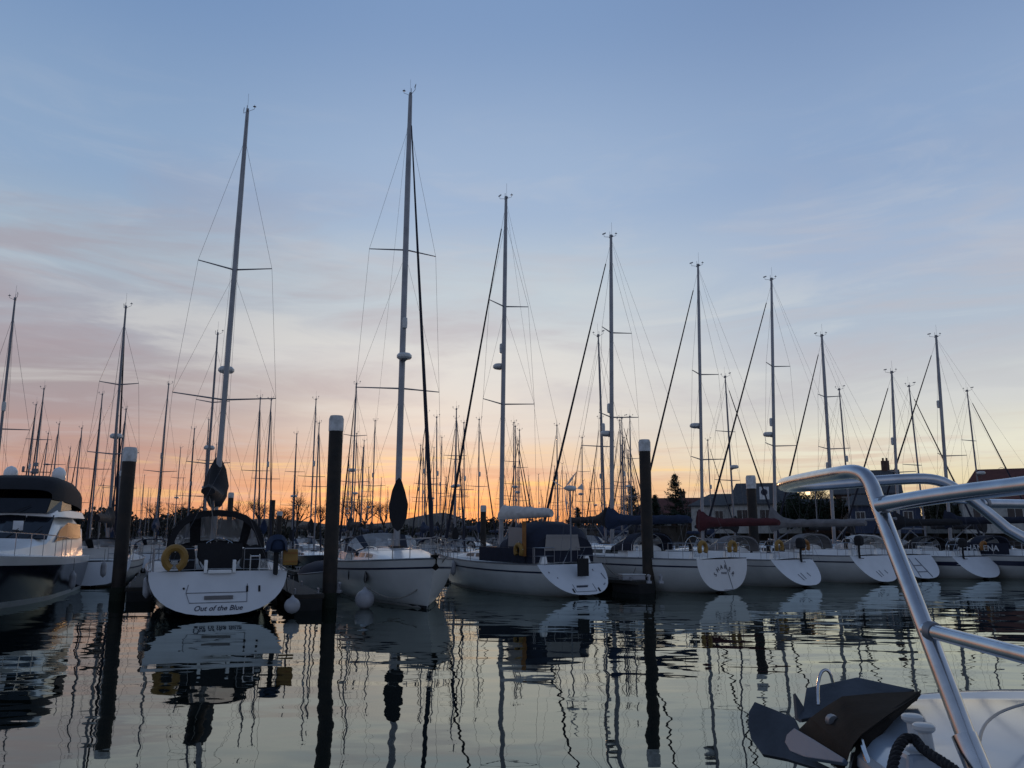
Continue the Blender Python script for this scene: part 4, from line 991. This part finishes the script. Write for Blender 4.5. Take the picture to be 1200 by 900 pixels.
pontoon((-32, 36.5, 0), (-11.5, 40.5, 0), 2.2, 'main walkway pontoon behind the motor yacht', 5)
pontoon((-11, 40.7, 0), (30, 59, 0), 2.2, 'main walkway pontoon behind the row of yachts', 9)
for (px, py, lb) in ((384,703,'left white pile guide roller at the foot of the central pile'), (396,703,'right white pile guide roller at the foot of the central pile'), (761,689,'left white pile guide roller at the foot of the right-hand pile'), (775,689,'right white pile guide roller at the foot of the right-hand pile')):
    p = gp(px, py+8, 0); p.z = .5; o = empty('pile_roller', p, 0, lb, 'pile guide', 'white pile guide rollers'); b = MB(); b.box((0,0,-.03), (.16,.3,.08)); b.tube([(0,-.12,0), (0,-.12,.22)], .03, 6); b.tube([(0,.12,0), (0,.12,.22)], .03, 6); b.tube([(0,-.14,.2), (0,.14,.2)], .06, 8); b.build('roller_frame', M['fend'], o)
o = empty('dock_box', gp(741,694)+Vector((0,0,.47)), 0.2, 'small pale dock step left of the right-hand pile', 'dock step'); b = MB(); b.box((0,0,.1), (.95,.5,.2)); b.build('box', M['fend'], o, bev=.04)
b = MB(); b.box((0,0,.22), (1.0,.54,.04)); b.build('lid', M['gel'], o, bev=.01)

def mooring(r0, p, q_, label, sag=.3):
    a = W(r0, p); b_ = Vector(q_); m = MB(); m.tube([a.lerp(b_, k/12)-Vector((0,0,sag*sin(pi*k/12))) for k in range(13)], .014, 5)
    tag(m.build('mooring_rope', M['lrope'], None, True), label, 'rope', 'mooring ropes')
def fpt(v, h, n, side): d = Vector((cos(h), sin(h), 0)); nn = Vector((-d.y, d.x, 0)); return v+d*n+nn*side+Vector((0,0,.6))
mooring(B1, (.35,1.8,1.3), fpt(v1, h1, .3, -1.1), 'stern rope from the Out of the Blue yacht to the pontoon on its left', .25)
mooring(B1, (.35,-1.8,1.3), fpt(v2, atan2(.93,-.37), 1.2, 1.1), 'stern rope from the Out of the Blue yacht to the pontoon on its right', .35)
mooring(B4, (3.0,1.7,1.35), fpt(v3, h3, 1.0, .3), 'mooring rope from the yacht with the arched name to the right-hand pile pontoon', .35)
mooring(B3, (.9,-1.4,1.2), fpt(v3, h3, .2, .9), 'stern rope from the yacht with the navy tent to the right-hand pile pontoon', .2)
mooring(B5, (.9,-1.4,1.15), fpt(v4, h4, .2, .9), 'stern rope from the yacht with the red boom cover', .2)

# ------------------------------------------------------------------ boats further back
def small_yacht(name, Lh, B, H, sp, cover, hood, furl, hullm='gel', seed=1, radar=None, det=True, stripe='stripe', ten=False):
    r = bpy.data.objects.new('sailing_yacht', None); COL.objects.link(r); r.empty_display_size = .2
    rings = make_hull(r, Lh, B, 1.0, 1.25, hullm, scoop=.5, stripe=stripe, ns=10, na=5, det=det)
    make_cabin(r, rings, Lh*.36, Lh*.76, .62, .42, 2)
    xm = Lh*.55; zb = sheer(rings, xm).z+.4
    make_rig(r, Lh, B, rings, xm, (xm-.15,0,H), sp, zb, mast_r=.062, spr=(1.1,.85)[:len(sp)], boom=2.7, cover=cover, furl=furl, radar=radar, wr_=.008, seed=seed, refl=.55 if seed % 2 else None)
    make_rails(r, Lh, rings, 4)
    if hood: make_hood(r, Lh*.3, Lh*.42, B*.36, sheer(rings, Lh*.34).z+.2, .75, hood)
    return r
protos = [small_yacht('a', 10, 3.3, 13, (.45,), 'blue', 'navy', True, seed=1), small_yacht('b', 10.5, 3.4, 13, (.38,.67), 'black', 'black', True, seed=2, radar=.45),
          small_yacht('c', 9.5, 3.2, 13, (.46,), 'black', 'blue', False, seed=3), small_yacht('d', 10, 3.3, 13, (.5,), None, 'grey', True, 'navyhull', seed=4, stripe=None)]
index_kids()
used = set()
gfar = 'yachts moored further back in the marina'
def far_yacht(k, px_b, px_t, top_y, H, label, rz=None, rnd=random, grp=gfar):
    ratio = ray(px_t, top_y); ratio = ratio.z/ratio.y
    Ym = (H-CAM.z)/max(ratio, .02)
    if k in used: r = copy_tree(protos[k])
    else: r = protos[k]; used.add(k)
    rz = rz if rz is not None else rnd.choice((1.9, 1.95, -1.2, -1.15))+rnd.uniform(-.06,.06)
    s = H/13.0; xm = 5.4*s*1.0
    Mx = (px_b-600)/FPX/(cos(PITCH)+(175/FPX)*sin(PITCH))*Ym
    r.location = (Mx-cos(rz)*xm, Ym-sin(rz)*xm, 0); r.rotation_euler = (rnd.uniform(-.012,.012), 0, rz); r.scale = (s, s, s)
    tag(r, label, 'sailing yacht', grp)
    return r
listed = [  # column at deck, column and row of masthead, mast height
 (2,-12,22,350,15,'yacht whose thick mast leans in at the far left edge'),
 (0,26,32,475,13,'left one of the two slim masts above the motor yacht'),
 (1,34,46,457,13,'right one of the two slim masts above the motor yacht'),
 (1,126,144,360,14,'yacht with a tall single-spreader mast directly left of the left-hand pile'),
 (3,106,114,463,12.5,'yacht with the thick mast two widths left of the left-hand pile'),
 (0,128,143,488,12,'yacht whose dark leaning mast crosses behind the left-hand pile'),
 (0,181,192,451,13,'yacht with a lone mast between the left-hand pile and the stern-on yacht'),
 (1,238,247,391,14,'yacht whose mast stands close left of the stern-on yacht mast'),
 (3,296,302,467,12.5,'yacht flying a small flag at its masthead right of the stern-on yacht'),
 (0,308,318,469,12.5,'yacht with a leaning mast with two spreaders just right of the flagged one'),
 (2,364,367,468,13,'yacht with the dark mast just left of the central pile'),
 (1,412,422,450,13.5,'yacht with a two-spreader mast between the central pile and the bow-on yacht'),
 (0,423,428,517,12,'yacht with the shorter mast between the central pile and the teardrop cover'),
 (0,497,497,484,12.5,'yacht with a mast hidden against the bow-on yacht furled sail'),
 (2,513,515,489,12.5,'yacht with a lone mast right of the bow-on yacht furled sail'),
 (1,533,537,490,12,'first of the masts between the bow-on yacht and the navy tent'),
 (0,560,568,492,13,'yacht with a mast crossing the furled sail of the yacht with the navy tent'),
 (3,604,606,500,12.5,'yacht with the mast just right of the navy-tent yacht mast'),
 (0,654,655,499,13,'yacht with a slim mast beside the wind generator'),
 (1,684,685,513,12.5,'yacht with a mast left of the navy-cover yacht'),
 (2,712,711,393,14.5,'yacht whose mast almost touches the mast of the navy-cover yacht'),
 (0,732,733,490,12.5,'yacht with a mast between the navy-cover mast and the right-hand pile'),
 (1,857,843,443,13,'yacht with the leaning mast carrying a radar dome above the red boom cover'),
 (0,834,832,516,11,'yacht with the faint mast over the clubhouse wing'),
 (2,1000,990,456,12.5,'yacht with the slim mast crossing the left end of the bow rail'),
 (3,1083,1074,453,12.5,'yacht with the slim mast carrying a small dome right of the bow rail leg'),
 (1,1147,1136,459,13,'yacht with the rightmost mast beside the street lamp'),
]
rl = random.Random(11)
for k, pb, pt, ty, H, lb in listed:
    right = pb > 800
    far_yacht(k, pb, pt, ty, H, lb, rz=(-1.1+rl.uniform(-.05,.05)) if (right or rl.random() < .6) else 1.95, rnd=rl)
cands = []
rf = random.Random(5)
far_lab = 'small far yacht whose thin mast is one of many crowding the glowing sky'
for k in range(88):
    u = rf.random()
    px = rf.uniform(90, 760) if u < .93 else rf.uniform(0, 90)
    if rf.random() < .3: px = rf.uniform(500, 720)
    ty = rf.uniform(488, 585) if rf.random() < .65 else rf.uniform(555, 592)
    H = rf.uniform(10.5, 13.5)
    r_ = far_yacht(rf.randrange(4), px, px+(600-px)*.02, ty, H, far_lab, rnd=rf, grp='crowd of far moored yachts')
# mid-distance bow-on boats seen in the gaps of the row
mid = [(0, 122, 675, -1.22, 'white yacht bow-on in the gap left of the left-hand pile'),
       (3, 372, 668, -1.22, 'dark-hulled yacht in the gap between the stern-on yacht and the central pile'),
       (1, 548, 672, -1.3, 'white yacht bow-on in the gap right of the bow-on yacht'),
       (0, 212, 668, -1.2, 'white yacht half hidden behind the stern-on yacht'),
       (1, 345, 664, -1.25, 'white yacht behind the orange lifebuoy case'),
       (2, 425, 655, -1.3, 'white yacht behind the central pile and the teardrop cover'),
       (0, 500, 655, -1.3, 'white yacht behind the stem of the bow-on yacht'),
       (1, 76, 664, -1.2, 'white yacht behind the motor yacht fenders'),
       (2, 735, 652, -1.2, 'white yacht behind the sprayhood of the navy-cover yacht')]
rm = random.Random(3)
for k, px, py, rz, lb in mid:
    r_ = copy_tree(protos[k]); s = .85; g_ = gp(px, py); r_.scale = (s, s, s*rm.uniform(.85, .95)); r_.location = (g_.x-cos(rz)*9*s, g_.y-sin(rz)*9*s, 0); r_.rotation_euler = (0,0,rz+rm.uniform(-.05,.05)); tag(r_, lb, 'sailing yacht', gfar)

def small_boat(S, rz, Lh, B, hullm, coverm, label):
    r = empty('small_boat', S, rz, label, 'small boat'); rings = make_hull(r, Lh, B, .55, .8, hullm, bt=.85, scoop=-.1, rake=.5, stripe=None, ns=10, na=6)
    rr = []
    for ring in rings:
        A = ring[0]; n = []
        for k in range(9):
            a = pi*k/8; n.append(Vector((A.x, abs(A.y)*1.02*cos(a), A.z+.02+(.25+.45*sin(pi*min(1,max(0,A.x/Lh))))*sin(a)*.8)))
        rr.append(n)
    b = MB(); b.loft(rr, closed=False); b.build('boat_cover', M[coverm], r, True)
    b = MB(); b.box((-.1,0,.75), (.3,.34,.5)); b.tube([(-.1,0,.6), (-.12,0,-.1)], .06, 6); b.build('outboard', M['black'], r, bev=.05)
    return r
small_boat(gp(150,706)+Vector((.6,4.6,0)), -1.25, 4.4, 1.7, 'gelold', 'blue', 'small tender with a navy cover between the left-hand pile and the stern-on yacht')
small_boat(gp(352,690)+Vector((0,3,0)), -1.25, 5.5, 2.0, 'gelold', 'navy', 'small covered boat tied between the stern-on yacht and the central pile')
small_boat(gp(128,672)+Vector((0,2,0)), -1.25, 5, 2.0, 'gelold', 'green', 'small boat under a green cover behind the motor yacht')

# ------------------------------------------------------------------ foreground motor boat bow
DZ = 1.86
S0 = Vector((.925, 2.21, DZ)); AF = Vector((.757,-.653,0)); FS = Vector((.653,.757,0)); AF, FS = AF*cos(.12)-FS*sin(.12), FS*cos(.12)+AF*sin(.12)
def bowp(a, s, z=0): return S0+AF*a+FS*s+Vector((0,0,z))
def hw(a): return 1.35*sin(min(1, max(0, a)/2.6)*pi/2)**.5
FB = empty('foreground_boat', S0-Vector((0,0,DZ)), 0, 'white bow of the boat in the bottom right corner with its chrome rail', 'motor boat')
inv = -(S0-Vector((0,0,DZ)))
def fbuild(b, nm, m, par=None, smooth=True, bev=0):
    for v in b.v: v += inv
    return b.build(nm, m, par or FB, smooth, bev)
As = [.0,.01,.03,.07,.12,.2,.3,.45,.65,.9,1.3,1.8,2.6,4,6,8]
rings = []; drings = []
for a in As:
    w_ = max(hw(a), .02) if a <= 2.6 else 1.35
    ring = []
    for k in range(9):
        s = k/8; ring.append((s, w_*(1-.55*s**1.5*(1 if a < 3 else .5)), -(DZ+.3)*s, .9*s*max(0, 1-a/3)))
    R_ = [bowp(a+x, -y, z) for s, y, z, x in ring[::-1]]+[bowp(a+x, y, z) for s, y, z, x in ring]
    rings.append(R_)
    n = 16; dr = []
    for j in range(n+1):
        f = -1+2*j/n; e = abs(f)
        crown = .06*(1-e**2)*min(1, a/.9)+ (.02*exp(-((e-.82)/.08)**2)*min(1,w_/.5))
        if a > .55: crown += .085*(1/(1+exp((e-.62)*18)))*min(1,(a-.55)/.5)
        dr.append(bowp(a, w_*f, crown-.002))
    drings.append(dr)
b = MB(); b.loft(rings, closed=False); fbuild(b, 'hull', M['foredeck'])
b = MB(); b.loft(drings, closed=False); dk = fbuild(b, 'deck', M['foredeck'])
b = MB()
for sd in (0, -1): b.tube([r[sd]+Vector((0,0,-.015)) for r in drings[5:]], .02, 8)
fbuild(b, 'rubbing_strake', M['dsteel'])
b = MB(); b.tube([gp(px, py, 1.935) for px, py in ((1147,874), (1150,856), (1160,842), (1178,831), (1215,821))], .003, 5, 2)
# seam follows the raised deck
sm_ = []
for k in range(13):
    t = k/12; a = .55+.0*t; 
fbuild(b, 'deck_seam', M['dsteel'])
def rail(pts, rad, nm, sm=2, m='steel', par=None):
    b = MB(); b.tube([at(*p) if not isinstance(p, Vector) else p for p in pts], rad, 14, sm); return fbuild(b, nm, M[m], par)
# pulpit: near leg rising and bending forward round the nose, and back along the far side
tip = at(916,568,2.3)
rail([at(1148,905,1.44), at(1085,738,1.56), at(1032,600,1.74), at(1019,560,1.78), at(1003,552,1.82), at(985,554,1.87), at(950,560,2.06), at(925,565,2.22), at(914,569,2.32), at(930,571,2.42), at(985,567,2.46), at(1060,561,2.46), at(1096,561,2.46), at(1118,571,2.45), at(1150,594,2.43), at(1200,636,2.40), bowp(.97,.08+.72,.02)], .0165, 'pulpit_rail', 2)
rail([at(1030,592,1.72), at(1110,579,1.58), at(1200,569,1.44), at(1330,552,1.25)], .0165, 'side_rail', 2)
rail([at(1085,738,1.56), at(1200,768,1.33), at(1330,802,1.12)], .0135, 'lower_rail', 1)
rail([at(1150,590,2.43), at(1210,591,2.5), at(1290,590,2.55)], .0145, 'far_side_rail', 1)
rail([at(1072,584,2.5), at(1148,589,2.43)], .007, 'brace', 0)
b = MB(); p_ = at(1148,905,1.44); q_ = at(1143,893,1.448); d_ = (q_-p_).normalized(); b.tube([p_-d_*.03, p_+d_*.06], .021, 14); b.tube([p_-d_*.035, p_-d_*.02], .034, 14); fbuild(b, 'rail_socket', M['steel'])
for (px, py, Yd, px2, py2, Yd2) in ((1030,592,1.72,1050,589,1.69), (1085,738,1.56,1100,742,1.53), (1150,590,2.43,1160,590,2.45)):
    b = MB(); p_ = at(px, py, Yd); q_ = at(px2, py2, Yd2); d_ = (q_-p_).normalized(); b.tube([p_+d_*.008, p_+d_*.016, p_+d_*.024], lambda s: .0178+.0012*sin(pi*s), 14); fbuild(b, 'weld_collar', M['dsteel'])
# bow roller channel with cheek plates under the anchor shank
b = MB(); b.plate([at(1078,812,2.1), at(1040,839,1.86), at(1009,862,1.76), at(1004,885,1.72), at(996,920,1.68), at(1008,925,1.68), at(1012,880,1.76), at(1046,842,1.9)], .012)
fbuild(b, 'bow_roller', M['anchb'], None, False, .002)
b = MB(); b.tube([at(1009,868,1.75), at(1014,885,1.7), at(1026,912,1.63)], .006, 8, 1); fbuild(b, 'stem_guard', M['steel'])
# twin mushroom bollard on a pedestal
for (px, py, Yd, pb, pyb) in ((1069,841,1.64,1075,884), (1082.5,852,1.56,1091,896)):
    c0 = at(px, py, Yd); c1 = at(pb, pyb, Yd-.01); b = MB(); b.tube([c1, c0], .0115, 12); b.lathe(c0, [(.008,-.009), (.015,-.008), (.0195,-.003), (.0195,.003), (.016,.006), (.006,.007)], 18); fbuild(b, 'bollard', M['gel'])
b = MB(); c = at(1074,893,1.53); b.loft([[c+Vector((x*k, y*k, z)) for x, y in ((-.035,-.04), (.04,-.04), (.045,.04), (-.03,.04))] for k, z in ((1.4,-.1), (1.1,-.02), (.85,.02))]); fbuild(b, 'pedestal', M['foredeck'], None, False, .008)
# the chain of rope round the bollards
b = MB(); pts = [at(1044,912,1.44), at(1047,893,1.47), at(1052,876,1.5), at(1061,865,1.53), at(1071,865,1.53), at(1078,874,1.51), at(1090,884,1.47), at(1105,893,1.43), at(1122,905,1.38)]
for _ in range(2):
    q2 = [pts[0]]
    for A_, B_ in zip(pts, pts[1:]): q2 += [A_*.75+B_*.25, A_*.25+B_*.75]
    q2.append(pts[-1]); pts = q2
cum = 0
for ph in (0, 2*pi/3, 4*pi/3):
    st_ = []; cum = 0
    fine = []
    for A_, B_ in zip(pts, pts[1:]): fine += [A_.lerp(B_, k/4) for k in range(4)]
    fine.append(pts[-1])
    for i, p in enumerate(fine):
        if i: cum += (p-fine[i-1]).length
        d_ = (fine[min(i+1, len(fine)-1)]-fine[max(i-1,0)]).normalized(); u_ = d_.cross(Vector((0,1,.2))).normalized(); v_ = d_.cross(u_); an = cum*150+ph
        st_.append(p+(u_*cos(an)+v_*sin(an))*.0045)
    b.tube(st_, .0052, 6)
tag(b.build('mooring_line', M['rope'], None, True), 'thick black laid rope turned round the white bollards on the foreground bow', 'rope')
# anchor held in the bow roller
AN = empty('anchor', at(990,860,2.1), 0, 'dark plough anchor stowed on the bow roller in the bottom right corner', 'anchor')
ainv = -AN.location
def flat(pts, i, j, k):
    n = (pts[j]-pts[i]).cross(pts[k]-pts[i]); return [CAM+(p-CAM)*((pts[i]-CAM).dot(n)/(p-CAM).dot(n)) for p in pts]
def abuild(b, nm, m, smooth=False, bev=.0):
    for v in b.v: v += ainv
    return b.build(nm, m, AN, smooth, bev)
b = MB()
b.plate(flat([at(885.5,824,2.36), at(908,833,2.3), at(932,843,2.3), at(938,856,2.22), at(930,880,2.2), at(975,902,2.08), at(968,905,2.1), at(922,891,2.16), at(894,885.5,2.22), at(881,867,2.28), at(877.5,850,2.33), at(878.5,836,2.33)], 0, 3, 6), .014)
abuild(b, 'near_fluke', M['anch'], bev=.002)
b = MB(); b.plate(flat([at(945,808,2.48), at(1004.5,795.5,2.5), at(1072,810,2.3), at(1020,830,2.25), at(975,838,2.3), at(939,845,2.36)], 0, 1, 5), .012); abuild(b, 'far_fluke', M['anch'], bev=.002)
b = MB(); b.plate([at(930.5,813,2.42), at(941,830,2.4), at(939,846,2.36), at(933,842,2.38)], .01); abuild(b, 'fluke_tip', M['anch'])
b = MB(); top_ = [at(1080,810,2.14), at(1030,812,2.16), at(987,816,2.16), at(966,829,2.2), at(950,841,2.16), at(935,856,2.12)]; bot_ = [at(1078,813,2.08), at(1040,838,1.84), at(1009,861,1.74), at(1000,873,1.73), at(996,882,1.73), at(992,896,1.75)]
b.loft([[p, q_, q_+Vector((.0,.02,-.02)), p+Vector((0,.03,-.03))] for p, q_ in zip(top_, bot_)]); abuild(b, 'shank', M['anchb'], True)
b = MB(); b.plate(flat([at(922,872,2.05), at(924,863,2.05), at(933,855,2.06), at(955,868,1.95), at(992,891,1.72), at(990,896,1.72), at(945,889,1.9), at(928,882,2.0)], 0, 2, 4), .012); abuild(b, 'fluke_toe', M['anchl'], False, .002)
b = MB(); b.tube([at(959,826,2.16), at(958,806,2.18), at(961,789,2.2), at(967,784,2.2), at(973,788,2.2), at(976,800,2.2)], .0042, 8, 2); abuild(b, 'tripping_eye', M['steel'], True)
c = at(972.5,843,2.04); b = MB(); b.lathe(c, [(.001,-.03), (.014,-.028), (.015,-.008), (.001,-.004)], 12, 'y'); abuild(b, 'bolt', M['dsteel'], True)
print('objects', len(COL.objects), 'top', sum(1 for o in COL.objects if not o.parent))
